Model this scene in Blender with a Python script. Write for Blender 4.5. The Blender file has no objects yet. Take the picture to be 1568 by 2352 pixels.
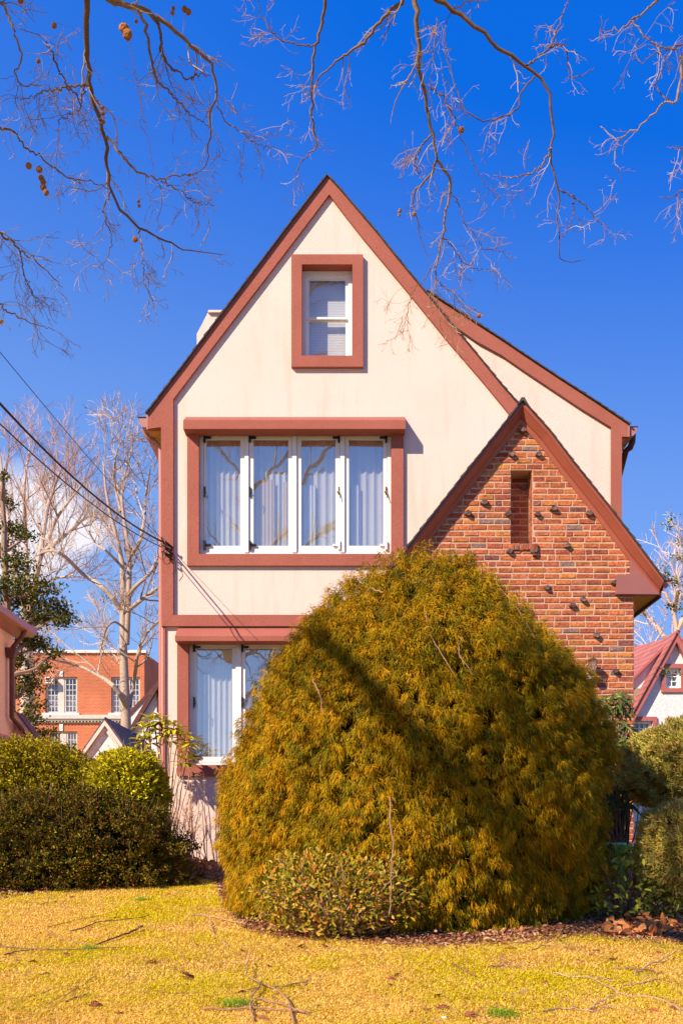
import bpy, math, random
import numpy as np
from mathutils import Vector
random.seed(7); rng = np.random.default_rng(7)
scene = bpy.context.scene
COL = scene.collection
# ------------------------------------------------------------------ camera model
F, CX, HY, E, D0 = 2287.0, 784.0, 1930.0, 1.3, 13.4      # focal px, centre, horizon, eye height, camera distance
def pt(px, py, d):                                        # point seen at (px,py) at distance d
    return np.array([(px-CX)/F*d, d-D0, E+(HY-py)/F*d])
def xz(px, py, Y):
    p = pt(px, py, Y+D0); return (p[0], p[2])
SLOPE = 0.075
def gz(y):                                                # lawn rises gently from the pavement to the house
    return E-1.295+SLOPE*np.clip(np.asarray(y, float)+D0, 0, D0)
def gpt(px, py, lift=0.0):
    d = 1.295/((py-HY)/F+SLOPE); p = pt(px, py, d); p[2] += lift; return p
SUN = Vector((-1.1, -1.0, 1.06)).normalized()
# ------------------------------------------------------------------ noise
def vnoise(p, scale=1.0, seed=0):
    p = np.asarray(p, float)*scale + seed*17.31
    i = np.floor(p).astype(np.int64); f = p-i; f = f*f*(3-2*f)
    def h(ix, iy, iz):
        n = (ix*374761393 + iy*668265263 + iz*2147483647 + seed*1274126177) & 0xffffffff
        n = ((n ^ (n >> 13))*1274126177) & 0xffffffff
        return ((n ^ (n >> 16)) & 0xffff)/65535.0
    r = 0
    for a in (0, 1):
        for b in (0, 1):
            for c in (0, 1):
                w = (f[..., 0] if a else 1-f[..., 0])*(f[..., 1] if b else 1-f[..., 1])*(f[..., 2] if c else 1-f[..., 2])
                r = r + w*h(i[..., 0]+a, i[..., 1]+b, i[..., 2]+c)
    return r*2-1
def nrm(v):
    return v/np.maximum(np.linalg.norm(v, axis=-1, keepdims=True), 1e-9)
def rdir(n):
    return nrm(rng.normal(size=(n, 3)))
# ------------------------------------------------------------------ mesh builder
class MB:
    def __init__(s): s.v = []; s.c = []; s.n = 0; s.fi = []; s.fs = []; s.hascol = False
    def raw(s, verts, faces, k, col=None):
        verts = np.asarray(verts, float).reshape(-1, 3); faces = np.asarray(faces, np.int64).reshape(-1, k)
        s.v.append(verts); m = len(verts)
        if col is None: c = np.ones((m, 3))
        else:
            c = np.asarray(col, float); s.hascol = True
            if c.ndim == 1: c = np.tile(c, (m, 1))
        s.c.append(c); s.fi.append((faces+s.n).ravel()); s.fs.append(np.full(len(faces), k)); s.n += m
        return s
    def face(s, pts, col=None):
        return s.raw(pts, [list(range(len(pts)))], len(pts), col)
    def box(s, x0, x1, y0, y1, z0, z1, col=None):
        v = [(x, y, z) for x in (x0, x1) for y in (y0, y1) for z in (z0, z1)]
        f = [(0, 1, 3, 2), (4, 6, 7, 5), (0, 4, 5, 1), (2, 3, 7, 6), (0, 2, 6, 4), (1, 5, 7, 3)]
        return s.raw(v, f, 4, col)
    def prism(s, poly, y0, y1, col=None):                 # poly: (x,z) outline, extruded along y
        n = len(poly); a = [(x, y0, z) for x, z in poly]; b = [(x, y1, z) for x, z in poly]
        s.face(a, col); s.face(b[::-1], col)
        v = np.array(a+b); f = [(i, (i+1) % n, n+(i+1) % n, n+i) for i in range(n)]
        return s.raw(v, f, 4, col)
    def tubes(s, P, R, sides=3, col=None, cap=False):     # batch: P (N,K,3), R (N,K)
        P = np.asarray(P, float); R = np.asarray(R, float); N, K = P.shape[:2]
        T = np.empty_like(P); T[:, 1:-1] = P[:, 2:]-P[:, :-2]; T[:, 0] = P[:, 1]-P[:, 0]; T[:, -1] = P[:, -1]-P[:, -2]
        T = nrm(T); ref = np.zeros_like(T); m = np.abs(T[:, :, 2]).mean(1) > 0.75
        ref[m] = (1, 0.1, 0); ref[~m] = (0, 0.1, 1)
        U = nrm(np.cross(T, ref)); V = np.cross(T, U)
        a = np.arange(sides)/sides*2*math.pi
        X = P[:, :, None]+R[:, :, None, None]*(np.cos(a)[None, None, :, None]*U[:, :, None]+np.sin(a)[None, None, :, None]*V[:, :, None])
        idx = np.arange(N*K*sides).reshape(N, K, sides); nx = np.roll(idx, -1, 2)
        f = np.stack([idx[:, :-1], nx[:, :-1], nx[:, 1:], idx[:, 1:]], -1).reshape(-1, 4)
        if col is not None:
            col = np.asarray(col, float)
            if col.ndim == 2: col = np.repeat(col, K*sides, 0)
        s.raw(X, f, 4, col)
        if cap:
            for n in range(N):
                s.face(X[n, 0][::-1], None if col is None else col[:sides]); s.face(X[n, -1], None if col is None else col[:sides])
        return s
    def tube(s, pts, r, sides=6, col=None, cap=True):
        pts = np.array(pts, float)
        r = np.full(len(pts), r) if np.isscalar(r) else np.array(r)
        return s.tubes(pts[None], r[None], sides, None if col is None else np.array(col)[None], cap)
    def lathe(s, c, prof, n=16, col=None):                # prof: (r,z)
        a = np.arange(n)/n*2*math.pi; prof = np.array(prof)
        X = np.stack([c[0]+prof[:, 0, None]*np.cos(a), c[1]+prof[:, 0, None]*np.sin(a), c[2]+np.repeat(prof[:, 1, None], n, 1)], -1)
        idx = np.arange(len(prof)*n).reshape(-1, n); nx = np.roll(idx, -1, 1)
        return s.raw(X, np.stack([idx[:-1], nx[:-1], nx[1:], idx[1:]], -1).reshape(-1, 4), 4, col)
    def leaves(s, pos, dr, L, W, col, fold=0.25, curl=0.15):   # 6-vertex folded leaf
        N = len(pos); dr = nrm(dr); side = nrm(np.cross(dr, rdir(N))); up = np.cross(side, dr)
        L = np.broadcast_to(L, (N,))[:, None]; W = np.broadcast_to(W, (N,))[:, None]
        b = pos; t = pos+dr*L-up*L*curl
        m = pos+dr*L*0.5; l = m+side*W*0.5+up*W*fold; r = m-side*W*0.5+up*W*fold
        X = np.stack([b, l, t, r], 1); i = np.arange(N)[:, None]*4
        f = np.concatenate([i+np.array([0, 1, 2]), i+np.array([0, 2, 3])])
        return s.raw(X, f, 3, np.repeat(col, 4, 0))
    def bigleaves(s, pos, dr, nrml, L, W, col, droop=0.2):     # longer leaf with a rounded outline
        N = len(pos); dr = nrm(dr); side = nrm(np.cross(dr, nrml)); up = np.cross(side, dr)
        L = np.broadcast_to(L, (N,))[:, None]; W = np.broadcast_to(W, (N,))[:, None]
        rows = []
        for t, w in ((0, .06), (.25, .7), (.55, 1.), (.82, .62), (1, .04)):
            m = pos+dr*L*t-up*L*droop*t*t
            rows += [m+side*W*.5*w+up*W*.18*w, m, m-side*W*.5*w+up*W*.18*w]
        X = np.stack(rows, 1); i = np.arange(N)[:, None]*15; f = []
        for k in range(4):
            for j in range(2):
                q = k*3+j; f.append(i+np.array([q, q+1, q+4, q+3]))
        return s.raw(X, np.concatenate(f), 4, np.repeat(col, 15, 0))
    def build(s, name, m, parent=None, smooth=False, **tags):
        v = np.concatenate(s.v); fi = np.concatenate(s.fi).astype(np.int32); fs = np.concatenate(s.fs).astype(np.int32)
        me = bpy.data.meshes.new(name); me.vertices.add(len(v)); me.vertices.foreach_set('co', v.ravel().astype(np.float32))
        me.loops.add(len(fi)); me.loops.foreach_set('vertex_index', fi)
        me.polygons.add(len(fs)); st = np.concatenate([[0], np.cumsum(fs)[:-1]]).astype(np.int32)
        me.polygons.foreach_set('loop_start', st); me.polygons.foreach_set('loop_total', fs)
        me.polygons.foreach_set('use_smooth', np.full(len(fs), bool(smooth)))
        if s.hascol:
            at = me.color_attributes.new('Col', 'FLOAT_COLOR', 'POINT')
            c = np.concatenate(s.c); c = np.concatenate([c, np.ones((len(c), 1))], 1)
            at.data.foreach_set('color', c.ravel().astype(np.float32))
        me.update(calc_edges=True); me.validate()
        o = bpy.data.objects.new(name, me); COL.objects.link(o)
        me.materials.append(m)
        if parent is not None:
            o.parent = parent; loc = parent.get('_w'); loc = Vector(loc) if loc else Vector()
            me.transform(__import__('mathutils').Matrix.Translation(-loc)); 
            o['_w'] = tuple(loc)
        for k, x in tags.items(): o[k] = x
        return o
def thing(name, loc, label, category, group=None):
    o = bpy.data.objects.new(name, None); COL.objects.link(o); o.location = [float(a) for a in loc]
    o['_w'] = tuple(float(a) for a in loc); o['label'] = label; o['category'] = category; o.empty_display_size = .2
    if group: o['group'] = group
    return o
# ------------------------------------------------------------------ materials
def newmat(name):
    m = bpy.data.materials.new(name); m.use_nodes = True; nt = m.node_tree
    return m, nt, nt.nodes, nt.links, nt.nodes['Principled BSDF']
def coords(nt, scale=(1, 1, 1)):
    g = nt.nodes.new('ShaderNodeNewGeometry'); mp = nt.nodes.new('ShaderNodeMapping'); mp.inputs['Scale'].default_value = scale
    nt.links.new(g.outputs['Position'], mp.inputs['Vector']); return mp.outputs[0]
def noise(nt, vec, scale, detail=4, rough=.6):
    n = nt.nodes.new('ShaderNodeTexNoise'); n.inputs['Scale'].default_value = scale; n.inputs['Detail'].default_value = detail
    n.inputs['Roughness'].default_value = rough; nt.links.new(vec, n.inputs['Vector']); return n.outputs['Fac']
def ramp(nt, fac, stops):
    r = nt.nodes.new('ShaderNodeValToRGB'); e = r.color_ramp.elements
    while len(e) < len(stops): e.new(.5)
    for i, (p, c) in enumerate(stops): e[i].position = p; e[i].color = (*c, 1)
    nt.links.new(fac, r.inputs[0]); return r.outputs[0]
def mixc(nt, a, b, fac, mode='MIX'):
    m = nt.nodes.new('ShaderNodeMix'); m.data_type = 'RGBA'; m.blend_type = mode
    for s, x in ((6, a), (7, b), (0, fac)):
        if hasattr(x, 'is_linked'): nt.links.new(x, m.inputs[s])
        else: m.inputs[s].default_value = (*x, 1) if isinstance(x, tuple) else x
    return m.outputs[2]
def bump(nt, h, bs, strength=.3, dist=.01):
    b = nt.nodes.new('ShaderNodeBump'); b.inputs['Strength'].default_value = strength; b.inputs['Distance'].default_value = dist
    nt.links.new(h, b.inputs['Height']); nt.links.new(b.outputs[0], bs.inputs['Normal']); return b
def simple(name, c, c2=None, scale=8, rough=.7, bscale=None, bstr=.3, bdist=.01, metallic=0, stretch=(1, 1, 1), spec=.3):
    m, nt, N, L, bs = newmat(name); v = coords(nt, stretch)
    bs.inputs['Roughness'].default_value = rough; bs.inputs['Metallic'].default_value = metallic
    bs.inputs['Specular IOR Level'].default_value = spec
    if c2 is not None: L.new(ramp(nt, noise(nt, v, scale, 5), [(.32, c), (.68, c2)]), bs.inputs['Base Color'])
    else: bs.inputs['Base Color'].default_value = (*c, 1)
    if bscale: bump(nt, noise(nt, v, bscale, 4), bs, bstr, bdist)
    return m
def stucco(name, c, c2, grain=70, stain=None):
    m, nt, N, L, bs = newmat(name); v = coords(nt)
    base = ramp(nt, noise(nt, v, 1.3, 6, .65), [(.3, c), (.7, c2)])
    fine = noise(nt, v, grain, 3, .7)
    base = mixc(nt, base, ramp(nt, fine, [(.3, (.70, .67, .64)), (.62, (1.07, 1.07, 1.07))]), .7, 'MULTIPLY')
    if stain:
        vs = coords(nt, (5, 5, .5)); st = noise(nt, vs, 1.2, 4, .6)
        f = nt.nodes.new('ShaderNodeMapRange'); f.inputs[1].default_value = .52; f.inputs[2].default_value = .78; f.inputs[4].default_value = .6
        L.new(st, f.inputs[0]); base = mixc(nt, base, stain, f.outputs[0])
    L.new(base, bs.inputs['Base Color']); bs.inputs['Roughness'].default_value = .9; bs.inputs['Specular IOR Level'].default_value = .15
    bump(nt, fine, bs, .55, .008); return m
def attrmat(name, rough=.55, trans=.25, spec=.4, nscale=None, nlo=.75, nhi=1.2, bscale=None, bstr=.4, bdist=.006, tint=(1.1, 1.15, .6)):
    m, nt, N, L, bs = newmat(name); a = N.new('ShaderNodeAttribute'); a.attribute_name = 'Col'; c = a.outputs['Color']
    if nscale:
        c = mixc(nt, c, ramp(nt, noise(nt, coords(nt), nscale, 5, .7), [(.3, (nlo,)*3), (.7, (nhi,)*3)]), 1.0, 'MULTIPLY')
    L.new(c, bs.inputs['Base Color']); bs.inputs['Roughness'].default_value = rough; bs.inputs['Specular IOR Level'].default_value = spec
    if bscale: bump(nt, noise(nt, coords(nt), bscale, 4, .7), bs, bstr, bdist)
    if trans:
        t = N.new('ShaderNodeBsdfTranslucent'); L.new(mixc(nt, c, tint, 1.0, 'MULTIPLY'), t.inputs['Color'])
        mx = N.new('ShaderNodeMixShader'); mx.inputs[0].default_value = trans
        L.new(bs.outputs[0], mx.inputs[1]); L.new(t.outputs[0], mx.inputs[2]); L.new(mx.outputs[0], N['Material Output'].inputs[0])
    return m
M = {}
M['cream'] = stucco('cream_stucco', (.83, .625, .525), (.87, .68, .585), 90, stain=(.66, .46, .34))
M['terra'] = stucco('terracotta_stucco', (.37, .115, .08), (.43, .14, .10), 70)
M['metal'] = simple('brown_painted_metal', (.33, .085, .05), (.37, .10, .06), 3, .32, spec=.5)
M['mauve'] = simple('mauve_painted_metal', (.30, .105, .085), (.33, .12, .10), 2, .4, spec=.5)
M['gutter'] = simple('gutter_paint', (.42, .17, .135), (.45, .19, .15), 3, .4, spec=.5)
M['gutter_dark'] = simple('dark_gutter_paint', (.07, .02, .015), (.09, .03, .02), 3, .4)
M['soffit'] = simple('ochre_soffit', (.55, .29, .08), (.62, .34, .10), 5, .8, 30, .2)
M['white'] = simple('white_window_paint', (.80, .77, .72), (.84, .81, .77), 4, .45)
M['frame_dark'] = simple('dark_wood', (.05, .02, .015), (.07, .03, .02), 9, .6)
M['black'] = simple('black_iron', (.015, .012, .012), None, rough=.4)
M['brass'] = simple('aged_brass', (.62, .42, .16), (.5, .33, .12), 30, .3, metallic=1)
M['shingle'] = simple('dark_shingles', (.035, .028, .03), (.10, .085, .08), 14, .9, 60, .6)
M['gshingle'] = simple('grey_shingles', (.07, .06, .075), (.17, .14, .16), 9, .9, 40, .6, stretch=(1, 1, 3))
M['mortar'] = simple('sandy_mortar', (.55, .34, .22), (.66, .43, .29), 25, .95, 120, .6, .012)
M['brick'] = attrmat('facing_brick', .85, 0, .2, 28, .5, 1.35, 45, 1.0, .02)
M['clinker'] = simple('clinker_brick', (.09, .05, .04), (.26, .15, .12), 30, .7, 50, .8, .02)
M['offwhite'] = simple('weathered_white', (.56, .50, .42), (.64, .58, .50), 3, .8)
M['curtain'] = simple('pale_curtain', (.74, .68, .60), (.80, .75, .69), 3, .9)
M['beige'] = simple('beige_curtain', (.72, .54, .32), (.78, .60, .38), 3, .9)
M['blind'] = simple('white_blind', (.78, .74, .68), (.82, .79, .74), 3, .7)
def glassmat(name, refl, tint=(.9, .92, 1)):
    m, nt, N, L, bs = newmat(name); N.remove(bs)
    g = N.new('ShaderNodeBsdfGlossy'); g.inputs['Roughness'].default_value = .008; g.inputs['Color'].default_value = (*tint, 1)
    t = N.new('ShaderNodeBsdfTransparent'); t.inputs['Color'].default_value = (.9, .92, .93, 1)
    mx = N.new('ShaderNodeMixShader'); mx.inputs[0].default_value = refl
    b = N.new('ShaderNodeBump'); b.inputs['Strength'].default_value = .12; b.inputs['Distance'].default_value = .02
    L.new(noise(nt, coords(nt), 1.7, 2, .4), b.inputs['Height']); L.new(b.outputs[0], g.inputs['Normal'])
    L.new(t.outputs[0], mx.inputs[1]); L.new(g.outputs[0], mx.inputs[2]); L.new(mx.outputs[0], N['Material Output'].inputs[0])
    return m
M['glass'] = glassmat('window_glass', .45, (1, .95, .9))
M['glass_attic'] = glassmat('attic_glass', .24, (1, .95, .9)); M['glass2'] = glassmat('distant_glass', .2)
M['bark'] = attrmat('pale_bark', .85, 0, .2, 30, .7, 1.25)
M['leaf'] = attrmat('shrub_leaf', .5, .15, .08)
M['cypress'] = attrmat('cypress_foliage', .65, .05, .10, tint=(1.1, .95, .5))
M['needle'] = attrmat('juniper_foliage', .65, .18, .25)
M['dry'] = attrmat('dry_leaf', .75, .15, .2, tint=(1, .9, .6))
M['grass'] = attrmat('grass_blades', .7, .4, .1, tint=(1, 1, .5))
M['core'] = simple('shrub_shade_core', (.018, .014, .005), (.03, .022, .008), 20, .95, 30, .8, spec=0)  # near-black colour puts deep shade into the gaps between leaves
# ------------------------------------------------------------------ world
w = bpy.data.worlds.new('World'); scene.world = w; w.use_nodes = True; nt = w.node_tree; N = nt.nodes; L = nt.links
bg = N['Background']; sky = N.new('ShaderNodeTexSky'); sky.sky_type = 'NISHITA'; sky.sun_disc = False
sky.sun_elevation = math.asin(SUN.z); sky.sun_rotation = math.atan2(SUN.x, SUN.y) % (2*math.pi)
sky.air_density = 1.0; sky.dust_density = .35; sky.ozone_density = 2.2; sky.altitude = 200
hs = N.new('ShaderNodeHueSaturation'); hs.inputs['Saturation'].default_value = 1.15; hs.inputs['Hue'].default_value = .5; hs.inputs['Value'].default_value = 1.0
tm = N.new('ShaderNodeMix'); tm.data_type = 'RGBA'; tm.blend_type = 'MULTIPLY'; tm.inputs[0].default_value = 1; tm.inputs[7].default_value = (.84, 1.12, 2.0, 1)
L.new(sky.outputs[0], tm.inputs[6]); L.new(tm.outputs[2], hs.inputs['Color'])
tc = N.new('ShaderNodeTexCoord'); sp = N.new('ShaderNodeSeparateXYZ'); L.new(tc.outputs['Generated'], sp.inputs[0])
def mth(op, a, b=None, clamp=False):
    n = N.new('ShaderNodeMath'); n.operation = op; n.use_clamp = clamp
    for i, x in enumerate((a, b)):
        if x is None: continue
        if hasattr(x, 'is_linked'): L.new(x, n.inputs[i])
        else: n.inputs[i].default_value = x
    return n.outputs[0]
yy = mth('MAXIMUM', sp.outputs[1], .02); u = mth('DIVIDE', sp.outputs[0], yy); v = mth('DIVIDE', sp.outputs[2], yy)
cn = N.new('ShaderNodeTexNoise'); cn.inputs['Scale'].default_value = 9; cn.inputs['Detail'].default_value = 7; cn.inputs['Roughness'].default_value = .6
L.new(tc.outputs['Generated'], cn.inputs['Vector'])
def blob(cx, cy, rx, ry):
    a = mth('DIVIDE', mth('SUBTRACT', u, cx), rx); b = mth('DIVIDE', mth('SUBTRACT', v, cy), ry)
    return mth('SUBTRACT', 1.0, mth('SQRT', mth('ADD', mth('MULTIPLY', a, a), mth('MULTIPLY', b, b))))
def uv(px, py): return (px-CX)/F, (HY-py)/F
cl = blob(*uv(60, 1185), .085, .062); cl = mth('MAXIMUM', cl, blob(*uv(170, 1225), .05, .032)); cl = mth('MAXIMUM', cl, blob(*uv(40, 1290), .09, .035))
cl = mth('ADD', cl, mth('MULTIPLY', mth('SUBTRACT', cn.outputs['Fac'], .5), 1.5))
cl = mth('MULTIPLY', cl, 2.3, True)
mx = N.new('ShaderNodeMix'); mx.data_type = 'RGBA'; L.new(cl, mx.inputs[0]); L.new(hs.outputs[0], mx.inputs[6]); mx.inputs[7].default_value = (10.5, 10.2, 11, 1)
L.new(mx.outputs[2], bg.inputs['Color']); bg.inputs['Strength'].default_value = .06
el = N.new('ShaderNodeMapRange'); el.interpolation_type = 'SMOOTHSTEP'; L.new(sp.outputs[2], el.inputs[0]); el.inputs[1].default_value = .12; el.inputs[2].default_value = .66
az = mth('ADD', el.outputs[0], mth('MULTIPLY', sp.outputs[0], .35), True)
gr_ = N.new('ShaderNodeMix'); gr_.data_type = 'RGBA'; L.new(az, gr_.inputs[0]); gr_.inputs[6].default_value = (3.3, 5.7, 10.4, 1); gr_.inputs[7].default_value = (.05, 1.75, 9.0, 1)
g2_ = N.new('ShaderNodeMix'); g2_.data_type = 'RGBA'; g2_.inputs[0].default_value = .85; L.new(hs.outputs[0], g2_.inputs[6]); L.new(gr_.outputs[2], g2_.inputs[7]); L.new(g2_.outputs[2], mx.inputs[6])
sl = bpy.data.lights.new('sun', 'SUN'); sl.energy = 5.0; sl.angle = math.radians(.55); sl.color = (1, .86, .68)
so = bpy.data.objects.new('sun', sl); COL.objects.link(so); so.rotation_euler = SUN.to_track_quat('Z', 'Y').to_euler(); so.location = (-20, -20, 20)
cam = bpy.data.cameras.new('camera'); cam.sensor_fit = 'VERTICAL'; cam.sensor_height = 36; cam.lens = 36*F/2352; cam.shift_y = (HY-1176)/2352
cam.clip_end = 3000; co = bpy.data.objects.new('camera', cam); COL.objects.link(co); co.location = (0, -D0, E); co.rotation_euler = (math.pi/2, 0, 0)
scene.camera = co
scene.view_settings.view_transform = 'Standard'; scene.view_settings.look = 'None'; scene.view_settings.exposure = .6; scene.view_settings.gamma = 1

# ================================================================== GROUND
xs = np.concatenate([np.linspace(-400, -14, 14), np.linspace(-12, 12, 60), np.linspace(14, 400, 14)])
ys = np.concatenate([np.linspace(-150, -16, 10), np.linspace(-D0, 0, 60), np.linspace(2, 600, 22)])
X, Y = np.meshgrid(xs, ys); Z = gz(Y)
m_, nt, N, L, bs = newmat('lawn_soil'); v = coords(nt)
a = ramp(nt, noise(nt, v, 1.1, 5, .6), [(.3, (.50, .33, .10)), (.5, (.44, .34, .07)), (.7, (.56, .38, .14))])
b = ramp(nt, noise(nt, v, 60, 4, .8), [(.3, (.45, .4, .3)), (.7, (1.2, 1.15, 1.1))])
L.new(mixc(nt, a, b, .8, 'MULTIPLY'), bs.inputs['Base Color']); bs.inputs['Roughness'].default_value = .95; bs.inputs['Specular IOR Level'].default_value = .1
bump(nt, noise(nt, v, 70, 4, .8), bs, .8, .03); M['lawn'] = m_
g = MB(); idx = np.arange(X.size).reshape(X.shape)
g.raw(np.stack([X, Y, Z], -1), np.stack([idx[:-1, :-1], idx[:-1, 1:], idx[1:, 1:], idx[1:, :-1]], -1), 4)
g.build('lawn', M['lawn'], kind='structure')
M['asphalt'] = simple('asphalt', (.04, .04, .042), (.065, .063, .062), 12, .9, 80, .5)
M['walk'] = simple('concrete_pavement', (.42, .38, .33), (.50, .46, .40), 6, .9, 60, .3)
mb = MB(); mb.box(-150, 150, -28, -17.6, -.2, -.02+.03); mb.build('road', M['asphalt'], kind='structure')
mb = MB(); mb.box(-150, 150, -16.3, -14.9, -.2, .045); mb.build('pavement', M['walk'], kind='structure')
mb = MB(); mb.box(-150, 150, -17.59, -17.42, -.2, .13); mb.build('kerb', M['walk'], kind='structure')
EX = [-900, -300, 0, 100, 200, 300, 400, 470, 492, 520, 560, 640, 760, 900, 1050, 1200, 1350, 1568, 1900, 2400]
EY = [2110, 2080, 2062, 2047, 2034, 2022, 2010, 2012, 2026, 2090, 2128, 2148, 2154, 2166, 2170, 2158, 2150, 2160, 2170, 2180]
def edge_py(px): return np.interp(px, EX, EY)
front = []
for px in np.arange(-880, 2380, 12.):
    py = edge_py(px)+6*vnoise(np.array([px*.03, 0, 0]))+3*vnoise(np.array([px*.12, 4, 0])); front.append(gpt(px, py, .006))
front = np.array(front); backp = np.stack([front[:, 0]*1.0, np.full(len(front), -.02), gz(np.full(len(front), -.02))+.006], 1)
mb = MB(); n = len(front); mb.raw(np.concatenate([front, backp]), [(i, i+1, n+i+1, n+i) for i in range(n-1)], 4)
M['mulch'] = simple('bark_mulch', (.10, .035, .015), (.26, .10, .04), 35, .95, 45, .9, .03)
mb.build('mulch_bed', M['mulch'], kind='structure')
# grass blades
def grass_patch(n, dmin, dmax):
    d = dmin*(dmax/dmin)**rng.random(n); px = rng.uniform(-60, 1630, n); x = (px-CX)/F*d; y = d-D0
    z = gz(y); py = HY+(E-z)/d*F
    keep = py > edge_py(px)+rng.uniform(-4, 10, n)+6*vnoise(np.stack([px*.03, px*0, px*0], 1))
    return np.stack([x, y, z], 1)[keep], d[keep]
gp, gd = grass_patch(360000, 4.7, 11.2)
nn = len(gp); n1 = vnoise(gp, 1.2, 3); n2 = vnoise(gp, 3.3, 4); n3 = vnoise(gp, 9, 5)
fac = np.clip(.42+.75*n1+.5*n2+.4*n3+.25*rng.normal(size=nn), 0, 1)[:, None]
straw = np.array([1.0, .70, .18]); yg = np.array([.84, .68, .02]); tan = np.array([.90, .57, .24])
gc = straw*(1-fac)+yg*fac; mk = rng.random(nn) < np.clip(.14+.35*vnoise(gp, 2.1, 8), .04, .6); gc[mk] = tan
gc *= rng.uniform(.9, 1.08, (nn, 1)); hgt = (.012+.02*rng.random(nn))*(1+.5*n2); wd = (.0016+.0002*gd)*rng.uniform(.8, 1.6, nn)
lean = rdir(nn); lean[:, 2] = .0; lean = nrm(lean); sd = np.stack([-lean[:, 1], lean[:, 0], 0*hgt], 1)
up = np.array([0, 0, 1.]); tip = gp+up*(hgt*.75)[:, None]+lean*(hgt*rng.uniform(.4, 1.5, nn))[:, None]
mid = gp+up*(hgt*.6)[:, None]+lean*(hgt*.25)[:, None]
Xb = np.stack([gp-sd*wd[:, None], gp+sd*wd[:, None], mid+sd*wd[:, None]*.9, mid-sd*wd[:, None]*.9, tip], 1); i5 = np.arange(nn)[:, None]*5
gm = MB(); gm.raw(Xb, i5+np.array([0, 1, 2, 3]), 4, np.repeat(gc, 5, 0))
gm.raw(Xb[:, 2:], np.arange(nn)[:, None]*3+np.array([1, 0, 2]), 3, np.repeat(gc, 3, 0))
gm.build('short_grass', M['grass'], label='short straw yellow winter grass covering the front lawn', category='grass', kind='stuff')

# ================================================================== HOUSE
HB = float(gz(0))-.1
house = thing('tudor_house', (0, 0, float(gz(0))), 'cream stucco gabled house with terracotta trim, four-pane upper window and brick front gable', 'house')
def PX(pts, Y): return [xz(a, b, Y) for a, b in pts]
RL = [(751, 405), (662, 521), (597, 608), (510, 723), (420, 843), (337, 951)]                # front gable outer line, left
RR = [(751, 405), (784, 441), (864, 535), (919, 604), (985, 684), (1040, 751), (1094, 816), (1149, 884), (1187, 927), (1240, 985)]
IL = [(756, 446), (670, 560), (500, 782), (398, 917)]
IR = [(756, 446), (784, 483), (834, 547), (934, 667), (1029, 784), (1111, 879), (1169, 950), (1215, 1000)]
YT = -.05
# wall with openings, built in horizontal bands
def banded(mb, prof, levels, openings, Y, xmin=None):
    """prof: closed (x,z) outline (convex in x for each z); openings: (x0,x1,z0,z1)"""
    poly = prof+[prof[0]]
    def span(z):
        xs_ = []
        for (x0, z0), (x1, z1) in zip(poly[:-1], poly[1:]):
            if (z0-z)*(z1-z) <= 0 and abs(z1-z0) > 1e-9: xs_.append(x0+(x1-x0)*(z-z0)/(z1-z0))
        return (min(xs_), max(xs_)) if xs_ else None
    lv = sorted(set(levels+[z for _, z in prof]+[z for o in openings for z in o[2:]]))
    for za, zb in zip(lv[:-1], lv[1:]):
        if zb-za < 1e-4: continue
        sa, sb = span(za+1e-5), span(zb-1e-5)
        if not sa or not sb: continue
        ops = sorted([o for o in openings if o[2] < zb-1e-5 and o[3] > za+1e-5]); la, lb = sa[0], sb[0]
        for o in ops+[None]:
            ra, rb = (o[0], o[0]) if o else (sa[1], sb[1])
            if ra > la-1e-6 or rb > lb-1e-6: mb.face([(la, Y, za), (ra, Y, za), (rb, Y, zb), (lb, Y, zb)])
            if o: la = lb = o[1]
def reveals(mb, o, Y0, Y1):
    x0, x1, z0, z1 = o
    mb.face([(x0, Y0, z0), (x0, Y1, z0), (x0, Y1, z1), (x0, Y0, z1)]); mb.face([(x1, Y1, z0), (x1, Y0, z0), (x1, Y0, z1), (x1, Y1, z1)])
    mb.face([(x0, Y1, z1), (x1, Y1, z1), (x1, Y0, z1), (x0, Y0, z1)]); mb.face([(x0, Y0, z0), (x1, Y0, z0), (x1, Y1, z0), (x0, Y1, z0)])
def opn(px0, px1, py0, py1, Y):
    a = xz(px0, py0, Y); b = xz(px1, py1, Y); return (a[0], b[0], b[1], a[1])
O_up = opn(457, 898, 985, 1272, YT); O_gab = opn(693, 809, 607, 816.5, YT-.01); O_lo = opn(433, 880, 1475, 1757, YT)
wall = MB()
prof = PX([(372, 1930)], 0)+PX([(372, 930), (751, 425), (1215, 985), (1300, 1100)], 0)+PX([(1300, 1930)], 0)
prof[0] = (prof[0][0], HB); prof[-1] = (prof[-1][0], HB)
banded(wall, prof, [], [O_up, O_gab, O_lo], 0)
xl = prof[0][0]; zl = prof[1][1]
wall.face([(xl, 8.5, HB), (xl, 0, HB), (xl, 0, zl), (xl, 8.5, zl)])
# right stucco wall (set back)
YR = .22
RO = [(979, 668), (1004, 686), (1089, 741), (1154, 783), (1201, 815), (1273, 863), (1361, 920), (1445, 977)]
RI = [(1032, 741), (1094, 784), (1151, 815), (1203, 851), (1329, 935), (1403, 981)]
pr = PX([(1427, 990), (1361, 935), (1201, 832), (1032, 720), (950, 690), (950, 1400)], YR); xr = pr[0][0]
pr = [(xr, HB)]+pr[:-1]+[(pr[-1][0], HB)]
banded(wall, pr, [], [], YR)
wall.face([(xr, YR, HB), (xr, 8.5, HB), (xr, 8.5, pr[1][1]), (xr, YR, pr[1][1])])
bx = [(xl, HB), (xr, HB), (xr, pr[1][1]), xz(751, 425, 0), (xl, zl)]
wall.face([(x, 8.5, z) for x, z in bx])
wall.build('stucco_wall', M['cream'], house)
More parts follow.
